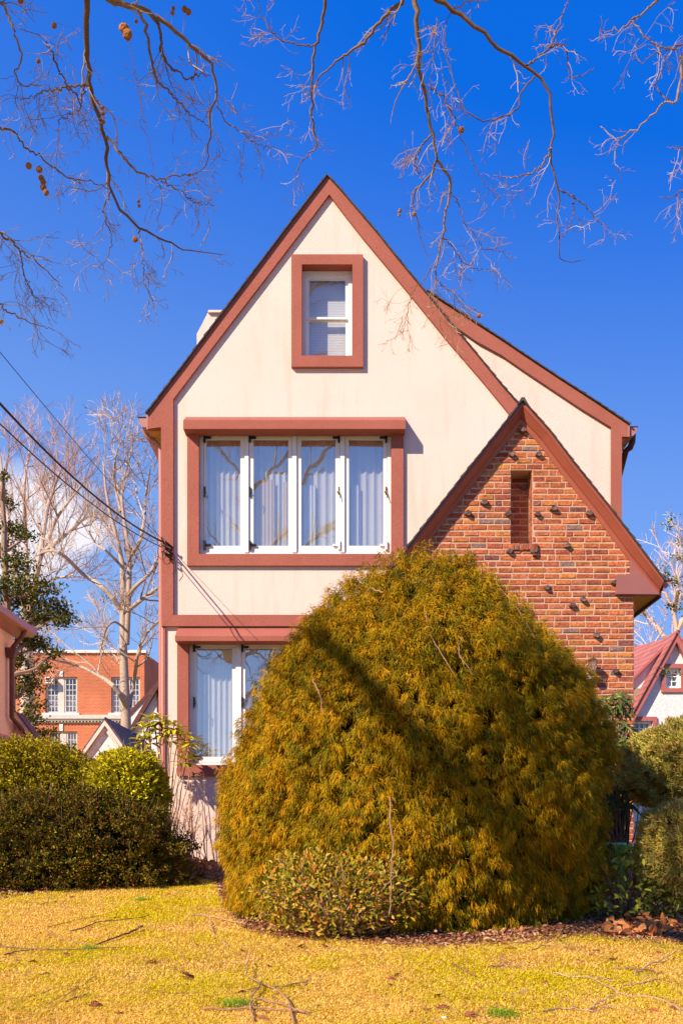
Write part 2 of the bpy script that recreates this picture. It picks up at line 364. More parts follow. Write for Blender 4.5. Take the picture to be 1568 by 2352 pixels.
# inner dark room behind the windows
rm = MB(); rm.box(xl+.1, prof[-1][0]-.1, .42, 3.5, HB+.2, O_up[3]+.25)
M['room'] = simple('room_wall', (.30, .24, .18), (.34, .27, .2), 2, .9)
rm.build('room', M['room'], house)
# trims
tr = MB()
tr.prism(PX(RL+[(337, 985), (370, 981), (372, 1440), (398, 1412)]+IL[::-1], YT), YT, .03)
tr.build('corner_trim', M['terra'], house)
tr = MB(); tr.prism(PX(RR+[(1215, 1000)]+IR[::-1][1:], YT-.003), YT-.003, .03); tr.build('rake_trim', M['terra'], house)
tr = MB(); tr.prism(PX([(398.5, 1412), (1250, 1412), (1250, 1438), (374.5, 1438)], YT-.004), YT-.004, .03)
tr.prism(PX([(373, 1439), (379, 1439), (379, 1985), (373, 1985)], YT), YT+.02, .03); tr.build('band_trim', M['terra'], house)
tr = MB(); tr.prism(PX(RO+[(1443, 1003), (1427, 1003), (1427, 1420), (1403, 1420)]+RI[::-1], YR-.05), YR-.05, YR+.03); tr.build('rake_trim', M['terra'], house)
# roofs: shingle courses with saw-tooth edge
def roof_profile(line, Y, th=.02, over=0):
    P_ = np.array(PX(line, Y)); out = []; inn = []
    for a, b in zip(P_[:-1], P_[1:]):
        L_ = np.hypot(*(b-a)); t = (b-a)/L_; nv = np.array([-t[1], t[0]])
        if nv[1] < 0: nv = -nv
        k = max(1, int(round(L_/.13)))
        for i in range(k):
            p = a+(b-a)*i/k; q = a+(b-a)*(i+1)/k; out += [p+nv*(th*.62), q+nv*(th+random.uniform(-.004, .006))]
        inn += [a, b]
    return [tuple(p) for p in out]+[tuple(p) for p in inn[::-1]]
def roof(line, Y0, Y1, Ymap, th=.02):
    mb = MB(); Pf = roof_profile(line, Ymap, th); n = len(Pf); m = n
    nseg = 1
    mb.prism(Pf, Y0, Y1); return mb
r = roof(RL, YT-.035, 8.7, YT); r.build('roof', M['shingle'], house)
r = roof(RR, YT-.035, YR+3, YT); r.build('roof', M['shingle'], house)
r = roof(RO, YR-.085, 8.7, YR-.05); r.build('roof', M['shingle'], house)
# chimney
ch = MB(); ch.prism([xz(a, b, 3.2) for a, b in [(452, 900), (452, 767), (477, 719), (540, 719), (540, 900)]], 3.2, 4.1)
ch.prism([xz(a, b, 3.18) for a, b in [(478, 719), (545, 719), (545, 714), (479, 714)]], 3.15, 4.15)
ch.build('chimney', M['cream'], house)
# eaves
sf = MB(); a = xz(338, 985, YT); sf.prism([(a[0]+.01, a[1]+.005), (xl, a[1]+.005), (xl, a[1]+.03), (a[0]+.01, a[1]+.03)], .04, 8.6)
sf.build('soffit', M['soffit'], house); sf = MB()
b = xz(1443, 1003, YR-.05); sf.prism([(xr, b[1]+.005), (b[0]-.01, b[1]+.005), (b[0]-.01, b[1]+.03), (xr, b[1]+.03)], YR+.04, 8.6)
sf.build('soffit', M['soffit'], house)
fb = MB(); fb.prism([(a[0]-.01, a[1]-.005), (a[0]+.012, a[1]-.005), (a[0]+.012, a[1]+.2), (a[0]-.01, a[1]+.2)], YT-.001, 8.6)
fb.build('fascia', M['gutter'], house); fb = MB()
fb.prism([(b[0]-.012, b[1]), (b[0]+.012, b[1]), (b[0]+.012, b[1]+.14), (b[0]-.012, b[1]+.14)], YR-.051, 8.6); fb.build('fascia', M['gutter'], house)
def gutter(pts, Y0, Y1, rimpts):
    q = MB(); q.prism(PX(pts, Y0), Y0, Y1); o = q.build('gutter', M['gutter'], house)
    q = MB(); q.prism(PX(rimpts, Y0-.004), Y0-.004, Y1); q.build('gutter_shade_rim', M['black'], o)  # black strip stands for the rim's thickness and the shade inside
gutter([(318, 960), (337, 960), (337, 981), (326, 981)], -.02, 8.6, [(316, 957), (338, 957), (338, 960), (317, 960)])
gutter([(1446, 981), (1463, 981), (1457, 996), (1453, 1001), (1446, 1001)], YR-.02, 8.6, [(1446, 979), (1465, 979), (1464, 981), (1446, 981)])
dn = MB(); dn.tube([pt(331, 976, D0+.2), pt(334, 990, D0+.2), pt(339, 1003, D0+.22), pt(348, 1011, D0+.25), pt(360, 1018, D0+.3), pt(369, 1028, D0+.3), pt(370, 1060, D0+.3), (xl-.06, .3, HB+.1)], .036, 8)
dn.build('downspout', M['gutter'], house, smooth=True)
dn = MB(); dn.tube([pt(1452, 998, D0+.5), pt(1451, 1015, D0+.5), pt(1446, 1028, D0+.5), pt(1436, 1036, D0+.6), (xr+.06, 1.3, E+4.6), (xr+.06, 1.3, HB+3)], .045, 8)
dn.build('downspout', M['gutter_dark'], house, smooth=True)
# window trims and hoods
def ring(mb, outer, inner, Y, back):
    (ox0, ox1, oz0, oz1), (x0, x1, z0, z1) = outer, inner
    mb.prism([(ox0, oz0), (ox1, oz0), (ox1, z0), (ox0, z0)], Y, back); mb.prism([(ox0, z1), (ox1, z1), (ox1, oz1), (ox0, oz1)], Y, back)
    mb.prism([(ox0, z0), (x0, z0), (x0, z1), (ox0, z1)], Y, back); mb.prism([(x1, z0), (ox1, z0), (ox1, z1), (x1, z1)], Y, back)
def wtrim(outer_px, inner, Y):
    mb = MB(); o = opn(*outer_px, Y); ring(mb, o, inner, Y, .002); 
    e = inner; x0, x1, z0, z1 = e; reveals(mb, (x0-.0005, x1+.0005, z0-.0005, z1+.0005), Y+.001, .2)
    return mb.build('window_trim', M['terra'], house)
wtrim((669, 833.6, 584, 842), O_gab, YT-.01); wtrim((430, 926, 970, 1299), O_up, YT); wtrim((407, 905, 1452, 1782), O_lo, YT)
def hood(x0, x1, ytop, ymid, ybot, Yf, slope_top=True):
    mb = MB(); p0 = xz(x0, ymid, Yf); p1 = xz(x1, ybot, Yf); zt = xz(x0, ytop, 0)[1]
    xa, xb, zm, zb = p0[0], p1[0], p0[1], p1[1]
    prf = [(Yf, zb), (Yf, zm), (-.002, zt), (-.002, zb-.0)]
    a_ = [(xa, y, z) for y, z in prf]; b_ = [(xb, y, z) for y, z in prf]
    mb.face(a_); mb.face(b_[::-1]); mb.raw(a_+b_, [(i, 4+i, 4+(i+1) % 4, (i+1) % 4) for i in range(4)], 4); return mb.build('window_hood', M['terra'], house)
hood(421, 931, 958, 965, 985, -.23); 
hood(402, 880, 1441, 1461, 1472, -.26)
# windows
def sash(mb, x0, x1, z0, z1, w, Y, th, wb=None):
    wb = wb or w; ring(mb, (x0, x1, z0, z1), (x0+w, x1-w, z0+wb, z1-w), Y, Y+th)
def curtain(x0, x1, z0, z1, Y, amp, wl, mat, parent, skip=0.0, phase=0):
    n = max(8, int((x1-x0)/wl*10)); x = np.linspace(x0, x1, n); y = Y+amp*np.abs(np.sin(x/wl*math.pi+phase))
    V = np.concatenate([np.stack([x, y, np.full(n, z0)], 1), np.stack([x, y, np.full(n, z1)], 1)])
    mb = MB(); mb.raw(V, [(i, i+1, n+i+1, n+i) for i in range(n-1)], 4); return mb.build('curtain', mat, parent, smooth=True)
def casement_window(O, glass_px, mull_px, Y, gy, sides, curtains):
    x0, x1, z0, z1 = O; fr = MB(); ring(fr, (x0, x1, z0, z1), (x0+.05, x1-.05, z0+.04, z1-.055), Y, Y+.07)
    for a, b in mull_px:
        a, b = xz(a, 0, Y)[0], xz(b, 0, Y)[0]; fr.box(a, b, Y-.012, Y+.06, z0+.04, z1-.055)
    win = fr.build('window', M['white'], house)
    zt, zb = xz(0, gy[0], Y)[1], xz(0, gy[1], Y)[1]
    edges = [x0+.05]+[v_ for m_ in mull_px for v_ in (xz(m_[0], 0, Y)[0], xz(m_[1], 0, Y)[0])]+[x1-.05]
    for k, (ga, gb) in enumerate(glass_px):
        a, b = xz(ga, 0, Y)[0], xz(gb, 0, Y)[0]; sx0, sx1 = edges[2*k]+.004, edges[2*k+1]-.004; sz0, sz1 = z0+.045, z1-.06
        s_ = MB(); ring(s_, (sx0, sx1, sz0, sz1), (a, b, zb, zt), Y+.012, Y+.055); s_.build('sash', M['white'], win)
        g_ = MB(); t = .012*(1 if k % 2 else -1)*(.6+.3*k)
        g_.face([(a-.005, Y+.036-t*.3, zb-.005), (b+.005, Y+.036+t*.3, zb-.005), (b+.005, Y+.036+t*.3, zt+.005), (a-.005, Y+.036-t*.3, zt+.005)]); g_.build('glass', M['glass'], win)
        s = sides[k]; hx = (sx0+.012) if s < 0 else (sx1-.012)
        for z_ in (zt-.0, zb-.01):
            h = MB(); h.box(hx-.014, hx+.014, Y-.035, Y+.012, z_-.05, z_+.07); h.box(min(hx, hx-s*.085), max(hx, hx-s*.085), Y-.02, Y+.01, z_+.002, z_+.026)
            h.build('hinge', M['black'] if (z_ > zb+.1 or s < 0) else M['white'], win)
        h = MB(); zc = (zt+zb)/2-.0; h.box(hx-.011, hx+.011, Y-.015, Y+.012, zc-.06, zc+.07); h.tube([(hx, Y-.015, zc), (hx-.02*s, Y-.05, zc-.01), (hx, Y-.055, zc-.09)], [.012, .010, .006], 6)
        h.build('handle', M['black'] if s < 0 else M['brass'], win, smooth=False)
    for (a, b, t, bt, yo, amp, wl, mt) in curtains:
        a, b = xz(a, 0, Y)[0], xz(b, 0, Y)[0]; curtain(a, b, xz(0, bt, Y)[1], xz(0, t, Y)[1], Y+yo, amp, wl, M[mt], win)
    return win
casement_window(O_up, [(474, 552), (582, 662), (691.6, 770), (801, 880)], [(562, 571), (671, 681), (781, 791)], .03, (1008, 1253),
    [-1, -1, 1, 1], [(463, 675, 975, 1265, .13, .035, .085, 'curtain'), (675, 890, 975, 1265, .13, .03, .11, 'curtain'),
    (583, 628, 1095, 1262, .10, .012, .05, 'beige'), (650, 668, 1100, 1262, .10, .012, .05, 'beige'), (696, 725, 1108, 1262, .10, .015, .045, 'blind'),
    (760, 768, 1108, 1262, .10, .01, .04, 'blind'), (806, 824, 1108, 1262, .10, .012, .045, 'blind'), (560, 572, 1105, 1262, .1, .01, .05, 'beige')])
casement_window(O_lo, [(452, 533), (563, 644), (674, 755), (784, 866)], [(542, 554), (653, 665), (764, 775)], .03, (1489, 1738),
    [-1, -1, 1, 1], [(440, 875, 1462, 1750, .12, .03, .075, 'curtain')])
# gable sash window
x0, x1, z0, z1 = O_gab; Yw = .10
fr = MB(); ring(fr, (x0+.002, x1-.002, z0+.002, z1-.002), (x0+.055, x1-.055, z0+.02, z1-.07), Yw, Yw+.1); gw = fr.build('window', M['white'], house)
zm = xz(0, 728, Yw)[1]
s_ = MB(); sash(s_, x0+.055, x1-.055, zm-.02, z1-.07, .038, Yw+.02, .03, .03); s_.build('sash', M['white'], gw)
s_ = MB(); sash(s_, x0+.055, x1-.055, z0+.02, zm+.008, .035, Yw+.055, .03, .03); s_.build('sash', M['white'], gw)
g_ = MB(); g_.face([(x0+.08, Yw+.04, zm), (x1-.08, Yw+.035, zm), (x1-.08, Yw+.035, z1-.1), (x0+.08, Yw+.04, z1-.1)]); g_.build('glass', M['glass_attic'], gw)
g_ = MB(); g_.face([(x0+.08, Yw+.07, z0+.03), (x1-.08, Yw+.074, z0+.03), (x1-.08, Yw+.074, zm), (x0+.08, Yw+.07, zm)]); g_.build('glass', M['glass_attic'], gw)
bl = MB(); 
for z_ in np.arange(z0+.03, z1-.08, .022): bl.raw([(x0+.06, Yw+.15, z_), (x1-.06, Yw+.15, z_), (x1-.06, Yw+.153, z_+.0215), (x0+.06, Yw+.153, z_+.0215)], [(0, 1, 2, 3)], 4)
bl.build('blind', M['blind'], gw)
rm = MB(); rm.face([(x0-.2, .42, z0-.3), (x1+.2, .42, z0-.3), (x1+.2, .42, z1+.2), (x0-.2, .42, z1+.2)]); rm.build('room_wall', M['room'], gw)
# ---------------- brick gable
YB, YF = -.9, -1.05
BL = [(1199, 922), (1060, 1098), (920, 1278), (860, 1355)]; BR = [(1199, 922), (1262, 992), (1313, 1060), (1397, 1165), (1468, 1259), (1523, 1333)]
BL2 = PX(BL, YF); BR2 = PX(BR, YF)
xR = xz(1453, 0, YB)[0]; xLb = xz(905, 0, YB)[0]
ap = BL2[0]; zeR = BR2[-1][1]
def rakex(z, side):                                       # outline at brick plane, shrunk by the board width
    l = BL2 if side < 0 else BR2
    return np.interp(z, [p[1] for p in l][::-1], [p[0] for p in l][::-1])
niche = opn(1172, 1222, 1079, 1250, YB-.012)
nd = .27
mo = MB()
zbox = xz(0, 1365, YB)[1]
gpoly = [(xLb, HB), (xR, HB), (xR, zbox+.2), (ap[0]+.02, ap[1]-.05), (rakex(zeR+.35, -1)+.1, zeR+.35), (xLb, zeR+.2)]
gpoly = [(xLb, HB), (xR, HB), (xR, BR2[-1][1]+.25), (ap[0], ap[1]-.1), (xLb, xz(0, 1300, YF)[1])]
banded(mo, gpoly, [], [niche], YB); reveals(mo, niche, YB, YB+nd)
mo.face([(niche[0], YB+nd, niche[2]), (niche[1], YB+nd, niche[2]), (niche[1], YB+nd, niche[3]), (niche[0], YB+nd, niche[3])])
mo.face([(xLb, YB, HB), (xLb, -.002, HB), (xLb, -.002, 4.4), (xLb, YB, 4.4)])
mo.face([(xR, 3, HB), (xR, YB, HB), (xR, YB, gpoly[2][1]), (xR, 3, gpoly[2][1])])
mo.build('mortar_wall', M['mortar'], house)
pal = np.array([[.54, .15, .06], [.60, .18, .065], [.46, .12, .06], [.62, .22, .06], [.40, .10, .055], [.56, .18, .085], [.28, .10, .08], [.64, .26, .06]])
pw = np.array([.26, .22, .18, .08, .12, .1, .03, .01])
bk = MB()
def brick(x0, x1, z0, z1, Y, front):
    j = lambda s: random.uniform(-s, s)
    c = pal[rng.choice(len(pal), p=pw)]*random.uniform(.82, 1.14)
    if random.random() < .025: c = np.array([.30, .17, .14])
    f = [(x0+.006+j(.004), front+j(.003), z0+.006+j(.003)), (x1-.006+j(.004), front+j(.003), z0+.006+j(.003)), (x1-.006+j(.004), front+j(.003), z1-.006+j(.003)), (x0+.006+j(.004), front+j(.003), z1-.006+j(.003))]
    xm = (x0+x1)/2; f2 = f
    # rim ring slightly larger, then back
    e = .0015; rim = [(x0+j(.003), front+.004, z0+j(.003)), (x1+j(.003), front+.004, z0+j(.003)), (x1+j(.003), front+.004, z1+j(.003)), (x0+j(.003), front+.004, z1+j(.003))]
    bkp = [(a, Y+.01, b) for a, _, b in rim]
    V = f+rim+bkp; F_ = [(0, 1, 2, 3)]+[(4+i, 4+(i+1) % 4, (i+1) % 4, i) for i in range(4)]+[(8+i, 8+(i+1) % 4, 4+(i+1) % 4, 4+i) for i in range(4)]
    bk.raw(V, F_, 4, c)
pitch = .0762; z = HB+.02; row = 0
while z < ap[1]-.12:
    zt = z+.0565+random.uniform(-.003, .003); zc = z+.03
    xa = max(xLb, rakex(min(zc, ap[1]), -1)+.03) if zc > BL2[-1][1] else xLb
    xb = min(xR, rakex(zc, 1)-.03) if zc > zeR else xR
    innich = niche[2] < zc < niche[3]
    segs = [(xa, niche[0], YB), (niche[1], xb, YB)] if innich else [(xa, xb, YB)]
    if innich: segs.append((niche[0]+.012, niche[1]-.0, YB+nd))
    for (sa, sb, Yp) in segs:
        x = sb; first = True
        off = (.0 if row % 2 else .105)
        while x > sa+.03:
            l = random.uniform(.185, .215)
            if first and off: l = off
            if random.random() < .10: l = .095
            xa_ = max(sa, x-l)
            if x-xa_ > .03: brick(xa_+.007, x-.007, z+random.uniform(-.003, .003), zt, Yp, Yp-.007+random.uniform(-.003, .002))
            x = xa_; first = False
    z += pitch; row += 1
z = niche[2]+.02
while z < niche[3]-.03:
    bk.box(niche[1]-.006, niche[1]+.002, YB+.004, YB+.1, z, z+.056, pal[rng.choice(len(pal), p=pw)]); bk.box(niche[1]-.006, niche[1]+.002, YB+.112, YB+.2, z, z+.056, pal[rng.choice(len(pal), p=pw)]); z += pitch
# niche sill of upright bricks
for k in range(5):
    xx = niche[0]-.01+k*.058; brick(xx, xx+.052, niche[2]-.075, niche[2]-.012, YB, YB-.03)
brick(niche[1]+.0, niche[1]+.06, niche[2]-.15, niche[2]-.0, YB, YB-.045)
# right side return bricks (seen edge on)
z = HB+.02; 
while z < gpoly[2][1]-.05:
    y = YB+.005
    while y < 1.5: bk.box(xR-.01, xR+.012, y, y+.19, z, z+.058, pal[rng.choice(len(pal), p=pw)]); y += .205
    z += pitch
bk.build('brick_wall', M['brick'], house)
cp = [(690, 415), (630, 545), (775, 545), (480, 808), (392, 868), (610, 870), (770, 872), (858, 842), (1050, 868), (935, 1045), (618, 1075), (750, 1075), (1188, 1245), (822, 1272), (1020, 1338), (963, 1372), (1093, 1535)]
cl = [(909.4+.42*a, 815.4+.42*b) for a, b in cp]+[(1412, 1541)]
def lump(mb, c, s, out):
    j = lambda: random.uniform(.75, 1.2)
    vs = []
    for sy in (0, 1):
        for k in range(8):
            a_ = k/8*2*math.pi+.39; rx = s*.62*(1 if k % 2 else 1.0)*j(); rz = s*.5*j(); q = .8 if sy else 1.
            vs.append((c[0]+math.cos(a_)*rx*q, c[1]-out*sy*j(), c[2]+math.sin(a_)*rz*q))
    mb.raw(vs, [(k, (k+1) % 8, 8+(k+1) % 8, 8+k) for k in range(8)], 4); mb.face(vs[8:])
for a, b in cl:
    mb = MB(); c = pt(a, b, D0+YB-.012); lump(mb, c, random.uniform(.068, .085), .045); mb.build('clinker_brick', M['clinker'], house)
mb = MB(); c = pt(909.4+.42*693, 815.4+.42*725, D0+YB+nd-.01); lump(mb, c, .08, .05); mb.build('clinker_brick', M['clinker'], house)
# rake boards (tilted moulding)
def rakeboard(line2, name):
    P_ = np.array(line2); T_ = nrm(P_[-1]-P_[0]); 
    inn = np.array([T_[1], -T_[0]]);  
    if inn[1] > 0: inn = -inn
    secs = [(0, YF+.02), (0, YF), (.034, YF-.004), (.037, YF+.008), (.095, YF+.09), (.10, YB-.04), (.145, YB-.02), (.145, YB+.0), (0, YB+.05)]
    mb = MB(); K = len(P_); S_ = len(secs); V = []
    # offset along miter: at apex offset vertically
    for i, p in enumerate(P_):
        for o, y in secs:
            if i == 0: q = p+np.array([0, -o/abs(inn[1])])
            elif i == K-1 and name == 'r': q = p+np.array([0, -o*1.0/abs(inn[1])*.5])+inn*o*.2
            else: q = p+inn*o
            V.append((q[0], y, q[1]))
    mb.raw(V, [(i*S_+j, i*S_+(j+1) % S_, (i+1)*S_+(j+1) % S_, (i+1)*S_+j) for i in range(K-1) for j in range(S_)], 4)
    mb.face(V[-S_:]); return mb.build('rake_board', M['metal'], house)
rakeboard(BL2, 'l'); rakeboard(BR2, 'r')
ra = MB(); Pf = roof_profile(BL, YF, .022); ra.prism(Pf, YF-.03, -.0); ra.build('roof', M['shingle'], house)
ra = MB(); Pf = roof_profile(BR, YF, .022); ra.prism(Pf, YF-.03, 3); ra.build('roof', M['shingle'], house)
ap2 = BL2[0]; cpx = MB(); cpx.prism([(ap2[0]-.07, ap2[1]-.055), (ap2[0]-.02, ap2[1]+.035), (ap2[0]+.02, ap2[1]+.035), (ap2[0]+.07, ap2[1]-.055), (ap2[0], ap2[1]-.0)], YF-.04, 0); cpx.build('ridge_cap', M['shingle'], house)
# cornice return at right
cr = MB(); cr.prism(PX([(1416, 1320), (1477, 1320), (1514, 1365), (1415, 1364)], YB-.08), YB-.08, YB-.0); cr.prism(PX([(1446, 1283), (1500, 1350), (1490, 1350), (1446, 1319.5)], YB-.03), YB-.03, YB-.0); cr.build('cornice_return', M['mauve'], house)
ex = BR2[-1][0]; zs = xz(0, 1365, YB-.08)[1]
cr = MB(); cr.prism([(xR+.013, zs-.0), (ex-.02, zs-.0), (ex-.02, zs+.02), (xR+.013, zs+.02)], YB+.01, 3); cr.build('soffit', M['soffit'], house)
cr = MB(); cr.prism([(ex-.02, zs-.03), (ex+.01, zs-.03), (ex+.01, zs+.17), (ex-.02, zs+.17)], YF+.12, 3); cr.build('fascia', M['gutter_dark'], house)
q = MB(); q.prism(PX([(1522, 1336), (1541, 1334), (1534, 1346), (1528, 1352), (1522, 1354)], YF+.06), YF+.06, 3); gt = q.build('gutter', M['gutter'], house)
q = MB(); q.prism(PX([(1521, 1332), (1543, 1331), (1543, 1334), (1521, 1335)], YF+.05), YF+.05, 3); q.build('gutter_shade_rim', M['gutter_dark'], gt)  # dark strip paints the rim and the shade along the gutter top
# wall lantern
lc = pt(1360, 1538, D0+YB-.13)
lm = MB(); lm.box(lc[0]-.045, lc[0]+.045, YB-.035, YB-.012, lc[2]-.11, lc[2]+.02); lan = lm.build('wall_lantern', M['white'], house)
q = MB(); q.lathe(lc, [(.0, -.085), (.03, -.08), (.045, -.055), (.048, -.03), (.03, -.012), (.035, -.005)], 14); q.tube([(lc[0], YB-.03, lc[2]-.05), (lc[0], YB-.09, lc[2]-.07), (lc[0], lc[1], lc[2]-.06)], .01, 6)
q.lathe(lc, [(.062, .105), (.066, .112), (.045, .135), (.02, .145), (.012, .16), (.0, .165)], 14)
for k in range(6):
    a_ = k*math.pi/3; q.tube([(lc[0]+.034*math.cos(a_), lc[1]+.034*math.sin(a_), lc[2]-.005), (lc[0]+.06*math.cos(a_), lc[1]+.06*math.sin(a_), lc[2]+.108)], .004, 4)
q.build('lantern_frame', M['brass'], lan)
q = MB(); q.lathe(lc, [(.031, .0), (.056, .105)], 6); M['lglass'] = glassmat('lantern_glass', .25); q.build('lantern_glass', M['lglass'], lan)
# cable bracket on the corner
anc = pt(378, 1245, D0+YT-.06)
q = MB(); 
for dz in (.0, -.09, -.17): 
    q.tube([(anc[0]-.02+.1*(dz < 0), YT, anc[2]+dz+.0), (anc[0]-.03, YT-.09, anc[2]+dz*1.1+.05)], .012, 6); q.tube([(anc[0]-.03, YT-.09, anc[2]+dz*1.1+.05), (anc[0]+.02, YT-.12, anc[2]+dz-.01), (anc[0]+.11, YT-.04, anc[2]+dz-.07)], .012, 6)
q.build('cable_bracket', M['black'], house)
th = np.linspace(0, 2*math.pi, 20); q = MB()
q.tube([(anc[0]+.0+.06*math.cos(t)-.03, YT-.05, anc[2]-.12+.11*math.sin(t)) for t in th], .004, 4)
q.tube([(anc[0]+.12, YT-.02, anc[2]-.15), (anc[0]+.15, YT-.02, anc[2]-.35), (anc[0]+.1, YT-.02, anc[2]-.42)], .004, 4); q.build('cable_loop', M['black'], house)
# ================================================================== cables
def cable(a, b, r, dz, label, mat):
    t = np.linspace(0, 24, 60); P_ = np.stack([anc[0]-.03-.096*t, YT-.1-t, anc[2]+dz+a*t+b*t*t], 1)
    o = MB().tube(P_, r, 6).build('service_cable', mat, smooth=True, label=label, category='cable', group='service cables running to the corner of the house'); return o
M['cable'] = simple('dark_cable', (.035, .018, .018), None, rough=.6)
cable(-.17, .0215, .010, 0, 'thickest dark service cable sagging down to the bracket on the house corner', M['cable'])
cable(-.165, .0205, .006, -.01, 'dark cable twisted alongside the thickest service cable', M['cable'])
cable(-.17, .0177, .006, -.08, 'lowest of the dark cables, hanging just below the thick one', M['cable'])
cable(-.01, .0055, .0035, .03, 'thin high wire separate from the thick cables, crossing the sky above them', M['cable'])
# ================================================================== VEGETATION HELPERS
def resample(P_, K):
    P_ = np.asarray(P_, float); s = np.concatenate([[0], np.cumsum(np.linalg.norm(np.diff(P_, axis=0), axis=1))])
    t = np.linspace(0, s[-1], K); return np.stack([np.interp(t, s, P_[:, k]) for k in range(3)], 1)
def smoothline(P_, K, jit=0.0):
    P_ = resample(P_, K)
    for _ in range(1): P_[1:-1] = (P_[:-2]+2*P_[1:-1]+P_[2:])/4
    if jit: P_[1:-1] += rng.normal(size=(K-2, 3))*jit
    return P_
def grow(P, R, nc, ln, spread, trop=(0, 0, 0), K=5, t0=.15, t1=1.0, rs=.5, zig=.12, rmin=.0, endtaper=.35):
    """children of every polyline in P (N,K,3)"""
    N_, K0 = P.shape[:2]; n = N_*nc; src = np.repeat(np.arange(N_), nc)
    t = rng.uniform(t0, t1, n)*(K0-1); i = np.minimum(t.astype(int), K0-2); f = (t-i)[:, None]
    p = P[src, i]*(1-f)+P[src, i+1]*f; tg = nrm(P[src, i+1]-P[src, i]); r = R[src, i]*(1-f[:, 0])+R[src, i+1]*f[:, 0]
    d = nrm(tg+spread*nrm(np.cross(tg, rdir(n)))+rdir(n)*.15+np.array(trop))
    Lc = ln*rng.uniform(.5, 1.25, n)*(1.15-.55*t/(K0-1)); out = np.empty((n, K, 3)); out[:, 0] = p
    for k in range(1, K):
        d = nrm(d+rdir(n)*zig*2+np.array(trop)*.3); out[:, k] = out[:, k-1]+d*(Lc/(K-1))[:, None]
    r0 = np.maximum(r*rs, rmin); Ro = r0[:, None]*np.linspace(1, endtaper, K)[None]
    return out, np.maximum(Ro, rmin)
def blob(n, c, rad, p=2.4, thick=.12, amp=.08, ns=2.0, seed=1, zmin=None, lower=-1):
    d = rdir(n*2); d = d[d[:, 2] > lower][:n]; n = len(d)
    q = (np.abs(d)**p).sum(1)**(-1/p); s = q*(1+amp*vnoise(d*1.0, ns*2, seed)+amp*.6*vnoise(d, ns*5, seed+5))
    dep = rng.random(n)**2*thick; pos = d*(s*(1-dep))[:, None]*np.array(rad)+np.array(c)
    nn_ = nrm(np.sign(d)*np.abs(d)**(p-1)/np.array(rad))
    if zmin is not None:
        k = pos[:, 2] > gz(pos[:, 1])+zmin; pos, nn_ = pos[k], nn_[k]
    return pos, nn_
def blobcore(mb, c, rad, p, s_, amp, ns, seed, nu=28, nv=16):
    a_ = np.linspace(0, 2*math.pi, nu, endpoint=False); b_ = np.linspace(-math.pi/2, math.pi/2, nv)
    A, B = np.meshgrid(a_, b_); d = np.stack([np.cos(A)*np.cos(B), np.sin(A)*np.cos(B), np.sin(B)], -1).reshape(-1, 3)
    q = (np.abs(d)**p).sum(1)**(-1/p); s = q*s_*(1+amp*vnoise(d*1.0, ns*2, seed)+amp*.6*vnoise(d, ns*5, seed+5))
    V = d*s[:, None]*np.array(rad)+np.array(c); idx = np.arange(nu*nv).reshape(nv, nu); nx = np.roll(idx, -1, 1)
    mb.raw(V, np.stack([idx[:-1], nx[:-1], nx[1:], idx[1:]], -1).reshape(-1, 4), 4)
def pick(n, cols, w=None, jit=.18):
    cols = np.array(cols, float); c = cols[rng.choice(len(cols), n, p=w)]
    return np.clip(c*rng.uniform(1-jit, 1+jit, (n, 1)), 0, 1)
def base_of(px, d): p = pt(px, 0, d); return (p[0], p[1], float(gz(p[1])))
def hedge(name, label, cat, c, rad, n, cols, w, leaf, p=2.6, amp=.09, ns=2., seed=1, twigs=500, thick=.14, group=None, coren=.76, mat='leaf', lw=.55):
    t = thing(name, (c[0], c[1], float(gz(c[1]))), label, cat, group)
    pos, nn_ = blob(n//5, c, rad, p, thick, amp, ns, seed, zmin=.0)
    oj = rng.uniform(-.03, .06, len(pos)); pos = pos+nn_*oj[:, None]; pos = np.repeat(pos, 10, 0); nn_ = np.repeat(nn_, 10, 0); pos = pos+rng.normal(size=pos.shape)*leaf*.75
    k_ = pos[:, 2] > gz(pos[:, 1])+.01; pos, nn_ = pos[k_], nn_[k_]
    pn = vnoise(pos, 3.0, seed+9); col = pick(len(pos), cols, w)*(1+.25*pn[:, None])
    mb = MB(); mb.leaves(pos, nn_*.7+rdir(len(pos))*.9+np.array([0, 0, .25]), leaf*1.35*rng.uniform(.6, 1.3, len(pos)), leaf*1.35*lw*rng.uniform(.7, 1.3, len(pos)), np.clip(col, 0, 1), fold=.3)
    mb.build('foliage', M[mat], t)
    cm = MB(); blobcore(cm, c, rad, p, coren, amp, ns, seed); cm.build('shade_core', M['core'], t)  # solid dark shell, shade painted behind the leaves
    tp, tn = blob(twigs, c, rad, p, .05, amp, ns, seed, zmin=.05); K = 4
    Q = tp[:, None]-tn[:, None]*.08+(tn[:, None]*.13+rdir(len(tp))[:, None]*.04+np.array([0, 0, .03]))*np.linspace(0, 1.5, K)[None, :, None]
    tm_ = MB(); tm_.tubes(Q, np.tile(np.linspace(.0022, .001, K), (len(tp), 1)), 3, pick(len(tp), [(.30, .15, .08), (.40, .22, .12)])); tm_.build('twigs', M['bark'], t)
    return t
